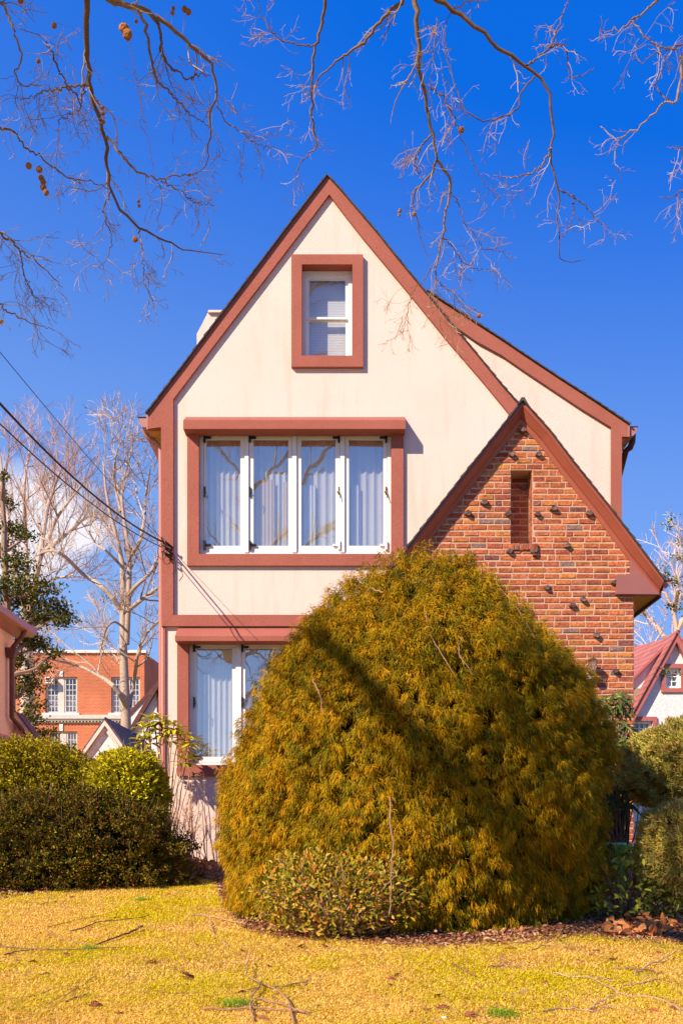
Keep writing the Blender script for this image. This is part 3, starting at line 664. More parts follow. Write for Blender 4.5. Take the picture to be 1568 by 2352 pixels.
# ================================================================== GOLDEN CYPRESS
bc = np.array([pt(948, 0, 8.9)[0], 8.9-D0])
cy = thing('golden_cypress', (bc[0], bc[1], float(gz(bc[1]))), 'huge mounded golden thread-leaf cypress in front of the brick gable', 'shrub')
LPY = np.array([1272, 1282, 1300, 1345, 1420, 1500, 1600, 1700, 1800, 1900, 2000, 2060, 2110, 2160])
LX = np.array([1020, 905, 850, 780, 700, 632, 568, 520, 498, 492, 490, 500, 530, 600])
RX = np.array([1022, 1080, 1115, 1170, 1250, 1305, 1355, 1382, 1396, 1402, 1392, 1368, 1340, 1300])
zt_ = E+(HY-LPY)/F*8.9
def cyp_r(z, th, sgn=1.):
    l = np.interp(-z, -zt_, LX); r = np.interp(-z, -zt_, RX)
    cxx = np.interp(-z, -zt_, (LX*0.5+RX*0.5)); c3 = (cxx-CX)/F*8.9; hw = np.maximum((r-l)/2/F*8.9-np.interp(z, [E-.9, E+.6, E+1.6], [.13, .095, .02]), .05)
    return c3, hw
def cyp_surf(n, shrink=1.0, frontbias=.72):
    zlo, zhi = E+(HY-2150)/F*8.9, zt_[0]
    # sample z weighted by radius
    z = rng.uniform(zlo, zhi, n*3); c3, hw = cyp_r(z, 0); k = rng.random(n*3) < np.clip(hw/1.78, .28, 1); z = z[k][:n]; m = len(z)
    th = np.where(rng.random(m) < frontbias, rng.uniform(math.pi*.97, math.pi*2.03, m), rng.uniform(0, 2*math.pi, m))
    c3, hw = cyp_r(z, th); ry = hw*.84
    p = np.stack([c3+hw*np.cos(th), bc[1]+ry*np.sin(th), z], 1)
    e = .05; c3b, hwb = cyp_r(z+e, th); slope = (hwb-hw)/e
    nn_ = nrm(np.stack([np.cos(th)/1, np.sin(th)/.84, -np.clip(slope, -3, 3)], 1))
    lump = .10*vnoise(p, 1.7, 11)+.07*vnoise(p*np.array([1, 1, .8]), 4.4, 12)+.07*vnoise(p*np.array([1, 1, .85]), 11, 13)
    return p*1.0+nn_*(lump-.06)[:, None]*shrink, nn_
def sprays(mb, base, nn_, col, length, wid, ns):
    """each spray: ns drooping threads fanned round an outward direction"""
    N_ = len(base); b = np.repeat(base, ns, 0); n_ = np.repeat(nn_, ns, 0); c = np.repeat(col, ns, 0); M_ = len(b)
    L_ = length*rng.uniform(.5, 1.35, M_)
    sidev = nrm(np.cross(n_, np.array([0, 0, 1.])+rdir(M_)*.05))
    d = nrm(n_*rng.uniform(.3, 1.0, (M_, 1))+sidev*rng.normal(0, .5, (M_, 1))+np.array([0, 0, 1.])*rng.uniform(-.75, .35, (M_, 1)))
    p = b+rdir(M_)*.018+d*.01; rows = []; wv = nrm(np.cross(d, rdir(M_))); q = p
    K = 4
    for k in range(K):
        w_ = wid*(1, 1.05, .9, .35)[k]; rows += [q-wv*w_, q+wv*w_]
        d = nrm(d+np.array([0, 0, -1.])*rng.uniform(.25, .75, (M_, 1))+rdir(M_)*.22); q = q+d*(L_/(K-1))[:, None]
    Xs = np.stack(rows, 1); i = np.arange(M_)[:, None]*8
    f = np.concatenate([i+np.array([2*k, 2*k+1, 2*k+3, 2*k+2]) for k in range(K-1)])
    c = c*rng.uniform(.8, 1.2, (M_, 1)); mb.raw(Xs, f, 4, np.clip(np.repeat(c, 8, 0), 0, 1))
ctr, cn_ = cyp_surf(16000)
kh = vnoise(ctr, 9.0, 14)+.5*vnoise(ctr, 18., 15) > -.62; ctr, cn_ = ctr[kh], cn_[kh]
cc = pick(len(ctr), [(.51, .27, .004), (.43, .26, .004), (.52, .25, .004), (.31, .22, .005), (.16, .13, .005)], [.28, .22, .12, .22, .16], .15)
out = rng.uniform(-.16, .08, len(ctr))
reps = 3; B = np.repeat(ctr, reps, 0); Nn = np.repeat(cn_, reps, 0); O = np.repeat(out, reps)
down = rng.random(len(B)); off = rdir(len(B))*np.array([.022, .022, .012])+np.array([0, 0, -1.])*(down*.07)[:, None]
B = B+Nn*(O*(1-.5*down))[:, None]+off
mb = MB(); sprays(mb, B, Nn, np.repeat(cc, reps, 0)*rng.uniform(.85, 1.15, (len(B), 1)), .055, .0019, 12)
b2, n2_ = cyp_surf(900); b2 = b2-n2_*rng.uniform(.03, .2, (len(b2), 1))
sprays(mb, b2, n2_, pick(len(b2), [(.42, .27, .015), (.30, .24, .02), (.46, .26, .015)], None, .2), .07, .003, 6)
mb.build('foliage', M['cypress'], cy)
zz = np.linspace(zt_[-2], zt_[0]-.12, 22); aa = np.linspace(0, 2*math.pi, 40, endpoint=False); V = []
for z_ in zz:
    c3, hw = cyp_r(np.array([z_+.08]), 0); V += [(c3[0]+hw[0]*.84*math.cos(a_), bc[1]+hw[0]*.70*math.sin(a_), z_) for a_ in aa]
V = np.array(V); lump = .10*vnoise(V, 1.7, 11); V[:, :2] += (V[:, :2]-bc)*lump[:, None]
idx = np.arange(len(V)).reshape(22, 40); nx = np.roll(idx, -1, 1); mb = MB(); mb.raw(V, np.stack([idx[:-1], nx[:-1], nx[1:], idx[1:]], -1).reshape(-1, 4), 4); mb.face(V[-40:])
mb.build('shade_core', M['core'], cy)  # closed dark shell standing for the shade inside the cypress
mb = MB()
for pts_ in ([(978, 1405), (985, 1450), (1005, 1490), (1040, 1545)], [(1140, 1340), (1180, 1385), (1215, 1440), (1240, 1500)], [(1060, 1460), (1050, 1500), (1085, 1550)], [(880, 1360), (850, 1350), (838, 1366)], [(950, 1340), (985, 1330), (1020, 1345)], [(720, 1560), (735, 1600), (742, 1640)]):
    P_ = np.array([pt(a_, b_, 8.9) for a_, b_ in pts_])
    for q in P_:
        c3, hw = cyp_r(np.array([q[2]]), 0); tx = np.clip((q[0]-c3[0])/max(hw[0], .1), -.97, .97); q[1] = bc[1]-.86*hw[0]*math.sqrt(1-tx*tx)-.10; sc = (q[1]+D0)/8.9; q[0] *= sc; q[2] = E+(q[2]-E)*sc
    P_ = smoothline(P_, 12, .004); mb.tubes(P_[None], np.linspace(.006, .003, 12)[None], 5, np.array([[.42, .22, .13]])); mb.build('bare_twig', M['bark'], cy); mb = MB()
mb.tubes(smoothline([pt(895, 1830, 7.15), pt(897, 1900, 7.1), pt(903, 1960, 7.1), pt(896, 2010, 7.1), pt(900, 2060, 7.1), pt(893, 2100, 7.12)], 14, .004)[None], np.linspace(.006, .005, 14)[None], 5, np.array([[.36, .2, .13]]))
mb.build('bare_twig', M['bark'], cy)
mb = MB()
for k in range(5):
    a_ = k*1.3; z0_ = float(gz(bc[1])); mb.tube([(bc[0]+.15*math.cos(a_), bc[1]+.15*math.sin(a_), z0_-.05), (bc[0]+.3*math.cos(a_), bc[1]+.3*math.sin(a_), z0_+.8), (bc[0]+.55*math.cos(a_), bc[1]+.5*math.sin(a_), z0_+1.9)], [.07, .05, .02], 7, (.25, .15, .1))
mb.build('trunk', M['bark'], cy)
# ================================================================== LEFT HEDGES
cG = [(.50, .39, .012), (.35, .27, .010), (.17, .135, .010), (.55, .34, .03)]
h = pt(78, 1800, 11.7); hedge('clipped_hedge', 'broad rounded yellow-green hedge below the pink house on the left', 'hedge', (h[0], h[1], E+.40), (.92, .75, .73), 26000, cG, [.3, .35, .25, .1], .03, 2.1, .18, 1.6, 21, 400)
h = pt(-170, 1800, 12.3); 
h = pt(292, 1800, 11.35); hedge('round_shrub', 'small round bright yellow-green shrub between the long hedge and the house corner', 'shrub', (h[0], h[1], E+.47), (.41, .40, .51), 10000, [(.68, .56, .015), (.50, .43, .015), (.28, .24, .015)], [.4, .35, .25], .036, 2.2, .07, 2, 22, 160)
h = pt(160, 1900, 10.75); hedge('clipped_hedge', 'low dark green hedge with reddish-brown top bordering the lawn on the left', 'hedge', (h[0]-.12, h[1]+.1, E-.20), (1.36, .72, .66), 34000, [(.15, .12, .01), (.075, .065, .008), (.32, .26, .02), (.30, .10, .02)], [.36, .38, .12, .14], .026, 2.1, .2, 2.2, 23, 700)
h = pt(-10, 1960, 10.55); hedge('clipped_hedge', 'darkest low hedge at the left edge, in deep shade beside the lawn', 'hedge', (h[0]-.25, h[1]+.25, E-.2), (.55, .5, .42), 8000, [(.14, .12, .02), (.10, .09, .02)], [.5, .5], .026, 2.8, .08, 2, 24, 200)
# ================================================================== RIGHT JUNIPERS
def juniper(label, c, rad, n, cols, w, seed, L_=.036):
    t = thing('juniper_shrub', (c[0], c[1], float(gz(c[1]))), label, 'shrub', 'clipped junipers at the right edge')
    pos, nn_ = blob(n, c, rad, 2.2, .14, .17, 2.2, seed, zmin=.05); pos = pos+nn_*(.05*vnoise(pos, 9, seed+3))[:, None]; col = pick(len(pos), cols, w)*(1+.3*vnoise(pos, 5, seed)[:, None])
    reps = 6; P_ = np.repeat(pos, reps, 0)+rng.normal(size=(len(pos)*reps, 3))*.012; D_ = nrm(np.repeat(nn_, reps, 0)+rdir(len(P_))*1.1+np.array([0, 0, .35])); K = 3
    Q = P_[:, None]+D_[:, None]*(L_*rng.uniform(.6, 1.3, (len(P_), 1, 1)))*np.linspace(-.2, 1, K)[None, :, None]
    mb = MB(); mb.tubes(Q, np.tile([.0045, .0042, .001], (len(P_), 1)), 3, np.clip(np.repeat(col, reps, 0), 0, 1)); mb.build('foliage', M['needle'], t)
    cm = MB(); blobcore(cm, c, rad, 2.2, .82, .17, 2.2, seed); cm.build('shade_core', M['core'], t)  # dark shell painted as shade behind the needles
    mb = MB()
    for k in range(4): mb.tube([(c[0]-.1+.06*k, c[1], float(gz(c[1]))-.03), (c[0]+rad[0]*(.3*k-.5), c[1], c[2]-rad[2]*.4)], [.025, .015], 6, (.3, .2, .14))
    mb.build('trunk', M['bark'], t)
h = pt(1580, 1765, 9.6); juniper('upper rounded grey-green juniper in front of the white house', (h[0]+.02, h[1], h[2]), (.60, .54, .43), 11000, [(.56, .47, .08), (.42, .38, .07), (.56, .38, .09), (.46, .20, .05)], [.35, .35, .2, .1], 31)
h = pt(1582, 1955, 8.5); juniper('lower rounded brownish-green juniper nearest the lawn edge', (h[0]+.02, h[1], h[2]-.0), (.44, .42, .38), 10000, [(.50, .40, .07), (.38, .33, .06), (.54, .32, .08)], [.4, .35, .25], 32)
# ================================================================== BROADLEAF SHRUBS
def stems(mb, base, tips, r0, r1, col, K=8, jit=.012, bend=.15):
    n = len(tips); base = np.broadcast_to(base, (n, 3)); t = np.linspace(0, 1, K)[None, :, None]
    mid = (base+tips)/2+rdir(n)*bend*np.linalg.norm(tips-base, axis=1, keepdims=True)*.5
    Q = base[:, None]*(1-t)**2+2*mid[:, None]*t*(1-t)+tips[:, None]*t*t; Q[:, 1:-1] += rng.normal(size=Q[:, 1:-1].shape)*jit
    Rr = np.tile(np.linspace(r0, r1, K), (n, 1)); mb.tubes(Q, Rr, 4, pick(n, col)); return Q, Rr
def whorls(mb, tips, outd, nl, L_, W_, cols, w, droop=.25, lift=.25):
    n = len(tips); T = np.repeat(tips, nl, 0); O_ = nrm(np.repeat(outd, nl, 0)); a_ = np.tile(np.arange(nl)/nl*2*math.pi, n)+rng.uniform(0, .8, n*nl)
    s1 = nrm(np.cross(O_, rdir(len(O_))*.01+np.array([.3, .2, .9]))); s2 = np.cross(O_, s1)
    D_ = nrm(s1*np.cos(a_)[:, None]+s2*np.sin(a_)[:, None]+O_*rng.uniform(lift-.2, lift+.5, (len(O_), 1)))
    mb.bigleaves(T+D_*.01, D_, O_, L_*rng.uniform(.7, 1.2, len(T)), W_*rng.uniform(.8, 1.2, len(T)), pick(len(T), cols, w), droop)
# rhododendron at the left corner
rb = pt(375, 1985, 12.75); rt = thing('rhododendron', (rb[0], rb[1], float(gz(rb[1]))), 'leggy yellow-leaved rhododendron standing at the left corner of the house', 'shrub')
tipx = [(352, 1655), (330, 1672), (368, 1650), (385, 1668), (410, 1672), (345, 1700), (322, 1700), (388, 1695), (425, 1690), (440, 1700), (400, 1665), (372, 1680), (430, 1715), (420, 1745), (345, 1650), (440, 1745), (358, 1668)]
tips = np.array([pt(a_, b_, 12.75+random.uniform(-.15, .12)) for a_, b_ in tipx])
mb = MB(); Q, R_ = stems(mb, np.array([rb[0], rb[1], float(gz(rb[1]))]), tips, .012, .005, [(.42, .26, .17), (.5, .33, .22)], 9, .01, .12); mb.build('stems', M['bark'], rt)
mb = MB(); whorls(mb, tips, Q[:, -1]-Q[:, -3], 9, .16, .055, [(.80, .68, .03), (.68, .56, .03), (.45, .42, .03)], [.45, .35, .2]); whorls(mb, tips-np.array([0, 0, .05]), Q[:, -1]-Q[:, -3], 8, .15, .05, [(.7, .55, .03), (.4, .36, .03)], [.5, .5], .5, 0)
mb.build('leaves', M['leaf'], rt)
# bare twiggy shrub
tb = pt(440, 1990, 12.6); tw = thing('bare_shrub', (tb[0], tb[1], float(gz(tb[1]))), 'leafless shrub of thin reddish stems against the cream wall under the lower window', 'shrub')
mb = MB(); n = 26; bpt = np.array([tb[0], tb[1], float(gz(tb[1]))])+rng.normal(size=(n, 3))*np.array([.12, .08, 0]); tt = np.array([pt(rng.uniform(382, 485), rng.uniform(1765, 1900), 12.6+rng.uniform(-.25, .1)) for _ in range(n)])
Q, R_ = stems(mb, bpt, tt, .006, .0025, [(.45, .22, .13), (.36, .17, .10)], 9, .008, .2)
C1, R1 = grow(Q, R_, 5, .28, .7, (0, 0, .25), 5, .3, 1, .6, .18, .0016); mb.tubes(C1, R1, 3, pick(len(C1), [(.45, .2, .12), (.5, .28, .16)]))
C2, R2 = grow(C1, R1, 2, .10, .8, (0, 0, .2), 3, .3, 1, .7, .15, .0013); mb.tubes(C2, R2, 3, pick(len(C2), [(.5, .24, .14)])); mb.build('stems', M['bark'], tw)
mb = MB(); lp = C1[:, -1][rng.random(len(C1)) < .35]; mb.leaves(lp, rdir(len(lp)), .03, .018, pick(len(lp), [(.5, .42, .05), (.45, .2, .06), (.3, .26, .04)])); mb.build('leaves', M['leaf'], tw)
# low leafy shrub in front of the cypress
def leafy(name, label, c, rad, nst, nlv, cols, w, leafL, seed, zb=None):
    AM = .28
    g0 = float(gz(c[1])); t = thing(name, (c[0], c[1], g0), label, 'shrub')
    tips, tn = blob(nst, c, rad, 2.6, .35, AM, 2, seed, zmin=.05); mb = MB()
    Q, R_ = stems(mb, np.array([c[0], c[1]+.05, g0]), tips, .008, .003, [(.42, .25, .12), (.35, .2, .1), (.5, .34, .2)], 7, .012, .3)
    C1, R1 = grow(Q, R_, 3, .16, .8, (0, 0, .15), 4, .45, 1, .6, .15, .0016); mb.tubes(C1, R1, 3, pick(len(C1), [(.42, .26, .14), (.3, .18, .09)])); mb.build('stems', M['bark'], t)
    pos, nn_ = blob(nlv, c, rad, 2.6, .4, AM, 2, seed, zmin=.02); mb = MB()
    D_ = nrm(nn_*.7+rdir(len(pos))*.8+np.array([0, 0, .35])); mb.bigleaves(pos, D_, nrm(nn_+rdir(len(pos))*.7+np.array([0, -.3, .5])), leafL*rng.uniform(.6, 1.25, len(pos)), leafL*.42*rng.uniform(.8, 1.2, len(pos)), pick(len(pos), cols, w, .25), .2)
    mb.build('leaves', M['leaf'], t); return t
h = pt(775, 2035, 7.5); leafy('broadleaf_shrub', 'low sprawling shrub with green and orange-tinged leaves at the foot of the golden cypress', (h[0], h[1], E-.40), (.58, .36, .29), 130, 4200, [(.34, .26, .015), (.20, .18, .012), (.48, .24, .04), (.52, .16, .02), (.44, .34, .06)], [.32, .27, .18, .08, .15], .045, 41)
h = pt(1440, 2045, 8.6); leafy('broadleaf_shrub', 'loose open dark shrub with a few glossy yellow-green leaves at the lower right', (h[0], h[1], h[2]-.02), (.48, .35, .38), 90, 1400, [(.48, .46, .03), (.22, .23, .03), (.66, .60, .06), (.14, .15, .02)], [.25, .3, .15, .3], .06, 42)
# dark rhododendron right of the cypress
rb = pt(1400, 1900, 10.9); rt = thing('rhododendron', (rb[0], rb[1], float(gz(rb[1]))), 'dark long-leaved rhododendron squeezed between the golden cypress and the brick corner', 'shrub')
n = 95; tips = np.array([pt(1395+rng.normal()*38, rng.uniform(1590, 1870), 10.9+rng.uniform(-.5, .4)) for _ in range(n)]); tips[:, 0] = np.minimum(tips[:, 0], pt(1452, 0, 10.9)[0])
mb = MB(); Q, R_ = stems(mb, np.array([rb[0]+.1, rb[1], float(gz(rb[1]))]), tips, .014, .004, [(.22, .14, .09)], 9, .012, .25); mb.build('stems', M['bark'], rt)
mb = MB(); whorls(mb, tips, nrm(Q[:, -1]-Q[:, -3]+np.array([.1, -.3, .2])), 8, .15, .045, [(.09, .11, .025), (.14, .16, .03), (.30, .34, .05)], [.5, .35, .15], .45, 0)
mb.build('leaves', M['leaf'], rt)
# green bin and stone step glimpsed behind the shrubs
gb = pt(1416, 1985, 9.8); gzb = float(gz(gb[1])); gt_ = thing('garden_bin', (gb[0], gb[1], gzb), 'bright green plastic tub half hidden behind the dark shrubs by the brick corner', 'tub')
M['green'] = simple('green_plastic', (.26, .80, .16), None, rough=.4)
mb = MB(); mb.lathe((gb[0], gb[1], gzb), [(.0, .005), (.10, .005), (.135, .50), (.15, .505), (.15, .54), (.135, .54), (.13, .52), (.09, .03), (0, .03)], 24); mb.build('tub', M['green'], gt_, smooth=True)
mb = MB(); mb.lathe((gb[0], gb[1], gzb), [(.1525, .515), (.1525, .532)], 24)
mb.tube([(gb[0]-.15, gb[1], gzb+.5), (gb[0]-.13, gb[1]-.08, gzb+.38), (gb[0], gb[1]-.16, gzb+.32), (gb[0]+.13, gb[1]-.08, gzb+.38), (gb[0]+.15, gb[1], gzb+.5)], .006, 6); mb.build('handle', M['white'], gt_)
sp_ = pt(1458, 1960, 12.0); q = MB(); zz_ = float(gz(sp_[1]))
M['stone'] = simple('pinkish_stone', (.45, .30, .25), (.55, .38, .32), 12, .85, 40, .4)
st = thing('stone_steps', (sp_[0]+.3, sp_[1], zz_), 'pinkish stone steps glimpsed between the brick corner and the junipers', 'steps')
for k in range(3):
    q = MB(); q.box(sp_[0]-.08, sp_[0]+.9, sp_[1]+.3*k, sp_[1]+.3*k+.32, zz_-.02, zz_+.15*(k+1)-.03); q.build('riser', M['stone'], st)
    q = MB(); q.box(sp_[0]-.10, sp_[0]+.92, sp_[1]+.3*k-.02, sp_[1]+.3*k+.3, zz_+.15*(k+1)-.027, zz_+.15*(k+1)+.01); q.build('tread', M['stone'], st)
# ================================================================== STREET SYCAMORE (trunk behind the camera, branches hanging into view)
sy = thing('sycamore_tree', (-2.8, -17.5, 0), 'bare sycamore whose pale twiggy branches and seed balls hang across the top of the picture', 'tree')
cB = [(.40, .24, .12), (.52, .35, .19), (.28, .15, .07), (.60, .45, .28)]
c1 = lambda L_, d0, d1: [pt(a_*.5, b_*.5, d0+(d1-d0)*i/max(1, len(L_)-1)) for i, (a_, b_) in enumerate(L_)]
c2 = lambda L_, d0, d1: [pt(784+a_*.5, b_*.5, d0+(d1-d0)*i/max(1, len(L_)-1)) for i, (a_, b_) in enumerate(L_)]
BR_ = []   # (points, r0, r1)
def A(L_, d0, d1, r0, r1, f=c1): BR_.append((f(L_, d0, d1), r0, r1))
A([(395, -60), (400, 60), (395, 150), (405, 240), (405, 320), (425, 430), (450, 530), (490, 625), (485, 740), (510, 880), (540, 960), (640, 1050), (740, 1095), (800, 1115), (830, 1150), (930, 1150), (1020, 1170)], 5.0, 6.0, .0125, .0016)
A([(490, 625), (560, 710), (620, 790), (740, 830), (800, 803), (870, 802), (930, 790)], 5.35, 5.6, .006, .0016)
A([(740, 830), (840, 880), (890, 930), (980, 945)], 5.55, 5.7, .003, .0014)
A([(640, 1050), (655, 1150), (660, 1240), (685, 1290), (680, 1340), (705, 1390)], 5.7, 5.8, .003, .0014)
A([(510, 880), (480, 940), (480, 1010), (520, 1090), (495, 1170), (470, 1230), (395, 1215)], 5.5, 5.7, .0035, .0014)
A([(450, -60), (500, 5), (560, 10), (640, 30), (700, 70), (780, 110), (860, 190), (900, 240), (975, 290), (985, 380), (990, 460), (960, 530), (970, 620), (960, 700), (950, 770), (870, 805)], 5.0, 5.8, .0125, .0016)
A([(990, 460), (1030, 550), (1060, 580), (1130, 620), (1190, 670), (1265, 680)], 5.5, 5.6, .003, .0014)
A([(640, 50), (680, 140), (690, 230), (700, 310), (740, 390), (820, 460), (860, 520), (940, 560), (960, 590)], 5.1, 5.5, .007, .0016)
A([(700, 70), (740, 120), (740, 230), (770, 290), (860, 370), (920, 335), (970, 350)], 5.15, 5.4, .007, .002)
A([(410, 390), (300, 400), (200, 420), (130, 460), (60, 440)], 5.2, 5.0, .005, .0016)
A([(390, 395), (370, 500), (270, 550), (265, 600)], 5.2, 5.3, .004, .0016)
A([(-60, -30), (15, 10), (50, 100), (90, 210), (100, 280), (65, 345), (110, 390), (200, 395)], 4.8, 5.0, .006, .002)
A([(-60, 560), (0, 590), (60, 600), (120, 680), (170, 710), (250, 770), (320, 820), (420, 835), (500, 870)], 5.0, 5.5, .005, .002)
A([(215, 190), (270, 320), (310, 400), (360, 440), (370, 500)], 5.0, 5.2, .004, .003)
A([(-90, 1000), (0, 1075), (50, 1105), (95, 1155), (160, 1190), (220, 1250), (290, 1320)], 5.2, 5.5, .006, .0015)
A([(95, 1155), (110, 1260), (150, 1350), (205, 1415)], 5.3, 5.4, .003, .0014)
A([(-90, 1300), (0, 1390), (40, 1440), (110, 1470), (250, 1520)], 5.2, 5.5, .005, .0014)
A([(1495, -60), (1490, 30), (1485, 90), (1445, 210), (1435, 330), (1435, 480), (1440, 600), (1460, 680), (1410, 710), (1370, 760), (1340, 890)], 6.0, 6.6, .0085, .0016)
A([(1445, 210), (1350, 200), (1300, 190), (1250, 150), (1190, 60), (1180, -20)], 6.1, 6.0, .004, .0016)
A([(300, -60), (290, 0), (215, 60), (160, 120), (100, 200), (0, 265), (-98, 350), (-138, 410), (-178, 460)], 6.0, 6.5, .011, .002, c2)
A([(335, -60), (345, 100), (350, 200), (350, 310), (375, 390), (390, 480), (410, 600), (440, 740), (415, 800), (340, 870), (325, 920), (350, 1020), (360, 1100), (400, 1200)], 6.0, 6.8, .013, .0016, c2)
A([(440, 740), (480, 790), (510, 830), (490, 900), (475, 1000), (465, 1090), (440, 1180), (430, 1290), (500, 1340), (560, 1400), (650, 1440)], 6.4, 6.9, .008, .0014, c2)
A([(465, 1090), (510, 1130), (550, 1200), (620, 1240), (715, 1240)], 6.7, 6.9, .003, .0014, c2)
A([(500, 880), (540, 940), (560, 1020), (620, 1090), (660, 1150), (745, 1155)], 6.5, 6.7, .003, .0014, c2)
A([(430, 1200), (380, 1280), (320, 1350), (305, 1440), (300, 1530)], 6.8, 6.9, .003, .0014, c2)
A([(430, 1290), (440, 1400), (500, 1480), (560, 1560)], 6.9, 7.0, .002, .0014, c2)
A([(375, -60), (430, 0), (500, 30), (570, 90), (640, 150), (700, 200), (760, 255), (850, 300), (900, 350), (955, 405), (965, 500), (970, 600), (965, 680), (950, 750), (980, 820), (1000, 880), (990, 980), (995, 1090), (1000, 1190), (1060, 1210), (1120, 1190)], 5.9, 6.6, .0115, .0015, c2)
A([(1000, 870), (1060, 905), (1110, 935), (1150, 975), (1170, 1015), (1230, 1055)], 6.3, 6.4, .004, .0014, c2)
A([(1060, 905), (1065, 970), (1050, 1040), (1015, 1090)], 6.35, 6.4, .003, .0014, c2)
A([(965, 680), (920, 760), (860, 800), (780, 820), (695, 805)], 6.2, 6.3, .005, .0016, c2)
A([(850, 300), (900, 260), (960, 215), (1020, 205), (1040, 260), (1045, 360), (1100, 350), (1160, 310)], 6.0, 6.2, .005, .002, c2)
A([(960, 215), (990, 130), (1020, 50), (1055, -20)], 6.05, 6.0, .004, .002, c2)
A([(885, 350), (850, 390), (820, 430), (810, 500), (770, 530), (700, 550), (620, 550), (570, 510), (540, 440), (490, 310), (475, 220), (475, 120), (520, 20)], 6.1, 6.0, .004, .002, c2)
A([(440, 80), (425, 220), (415, 350), (405, 400)], 6.0, 6.1, .003, .002, c2)
A([(405, 400), (470, 450), (510, 530), (545, 620), (580, 700), (650, 840), (715, 915)], 6.2, 6.5, .004, .0014, c2)
A([(410, 620), (350, 700), (330, 750), (360, 800)], 6.3, 6.4, .005, .002, c2)
A([(1480, -50), (1450, 0), (1390, 55), (1335, 95), (1280, 135), (1190, 150)], 5.6, 5.7, .006, .002, c2)
A([(1335, 95), (1380, 160), (1440, 210), (1530, 225), (1600, 170)], 5.65, 5.6, .003, .003, c2)
A([(1640, 180), (1568, 230), (1560, 330), (1540, 470), (1480, 465), (1440, 520), (1390, 570), (1330, 605), (1270, 650), (1190, 580)], 5.6, 5.9, .007, .0016, c2)
A([(1568, 200), (1440, 245), (1380, 285), (1325, 255)], 5.6, 5.7, .003, .0014, c2)
A([(1680, 800), (1568, 870), (1520, 905), (1455, 905)], 5.7, 5.8, .004, .0014, c2)
A([(1660, 660), (1568, 680), (1490, 678)], 5.7, 5.8, .003, .0014, c2)
A([(1500, 465), (1435, 400), (1470, 320), (1500, 250)], 5.7, 5.7, .003, .0014, c2)
Kb = 40; Pb = np.stack([smoothline(p_, Kb, .005) for p_, _, _ in BR_]); Rb = np.stack([np.linspace(a_*1.25, b_*1.1, Kb) for _, a_, b_ in BR_])
def hangingset(sel, name):
    P_, R_ = Pb[sel], Rb[sel]; mb = MB(); mb.tubes(P_, R_, 6, pick(len(P_), [(.26, .145, .07), (.20, .11, .055), (.33, .20, .11)]))
    tgt = (0, 0, -.18)
    C1, R1 = grow(P_, R_, 9 if P_[:, :, 0].mean() < .9 else (6 if P_[:, :, 0].mean() < 1.3 else 4), .28, .85, tgt, 7, .05, .98, .42, .22, .0015, .45); mb.tubes(C1, R1, 4, pick(len(C1), cB))
    C2, R2 = grow(C1, R1, 4, .13, .9, (0, 0, -.08), 5, .15, 1, .7, .25, .0011, .6); mb.tubes(C2, R2, 3, pick(len(C2), cB))
    C3, R3 = grow(C2, R2, 2, .04, .9, (0, 0, 0), 3, .2, 1, .8, .2, .0009, .7); mb.tubes(C3, R3, 3, pick(len(C3), cB))
    o = mb.build(name, M['bark'], sy, smooth=True)
mxp = np.array([np.mean(CX+F*p_[:, 0]/(p_[:, 1]+D0)) for p_ in Pb])
for lo_, hi_ in ((-999, 300), (300, 620), (620, 1140), (1140, 1345), (1345, 9999)): hangingset(np.nonzero((mxp >= lo_) & (mxp < hi_))[0], 'hanging_branch')
# limbs and trunk out of frame
hA, hB, hC = np.array([-1.3, -9.2, 7.0]), np.array([.9, -8.6, 7.6]), np.array([2.6, -8.6, 7.4]); tk = np.array([-2.8, -17.5, 0.])
limb = MB()
def lb(pts_, r0, r1, K=14, j=.05):
    P_ = smoothline(pts_, K, j); limb.tubes(P_[None], np.linspace(r0, r1, K)[None], 10, np.array([[.52, .42, .32]])); return P_
TR = MB(); P_ = smoothline([tk-[0, 0, .1], tk+[.1, .1, 3], tk+[-.05, .3, 5.2], tk+[.1, .8, 8], tk+[.5, .6, 12], tk+[.3, .4, 17]], 14, .03); TR.tubes(P_[None], (np.linspace(.36, .07, 14)+.12*np.exp(-np.arange(14)/1.2))[None], 16, np.array([[.50, .41, .31]])); P0_ = P_; TR.build('trunk', M['bark'], sy, smooth=True)
L1 = lb([tk+[0, .3, 5], (-2.5, -13.5, 7.3), hA+[-.2, -1.2, .4], hA], .15, .04); L2 = lb([tk+[.1, .8, 7], (-1.3, -13.5, 8.6), (.2, -10.5, 8.4), hB], .16, .05)
L3 = lb([L2[8], (1.4, -10, 8.3), hC+[0, .3, 0], (4.3, -7.6, 7.6)], .07, .03)
L4 = lb([tk+[0, .3, 4.2], (-2.80, -13.92, 5.90), (-3.90, -11.72, 6.80), (-4.90, -11.12, 7.30), (-6.40, -10.22, 9.00), (-7.80, -9.82, 10.10)], .12, .06, 20, .06)
L7 = lb([L4[11], (-5.20, -11.72, 7.50), (-5.70, -11.92, 8.00), (-5.90, -12.12, 8.80)], .06, .03)  # unseen side limbs from here on, added to shade the cypress's right flank
L8 = lb([L4[9], (-4.60, -11.62, 7.70), (-5.00, -11.32, 8.50), (-4.70, -11.12, 9.30)], .05, .03)
L9 = lb([L4[8], (-4.20, -11.72, 7.30), (-4.00, -11.32, 8.10), (-4.50, -11.32, 8.90)], .05, .03)
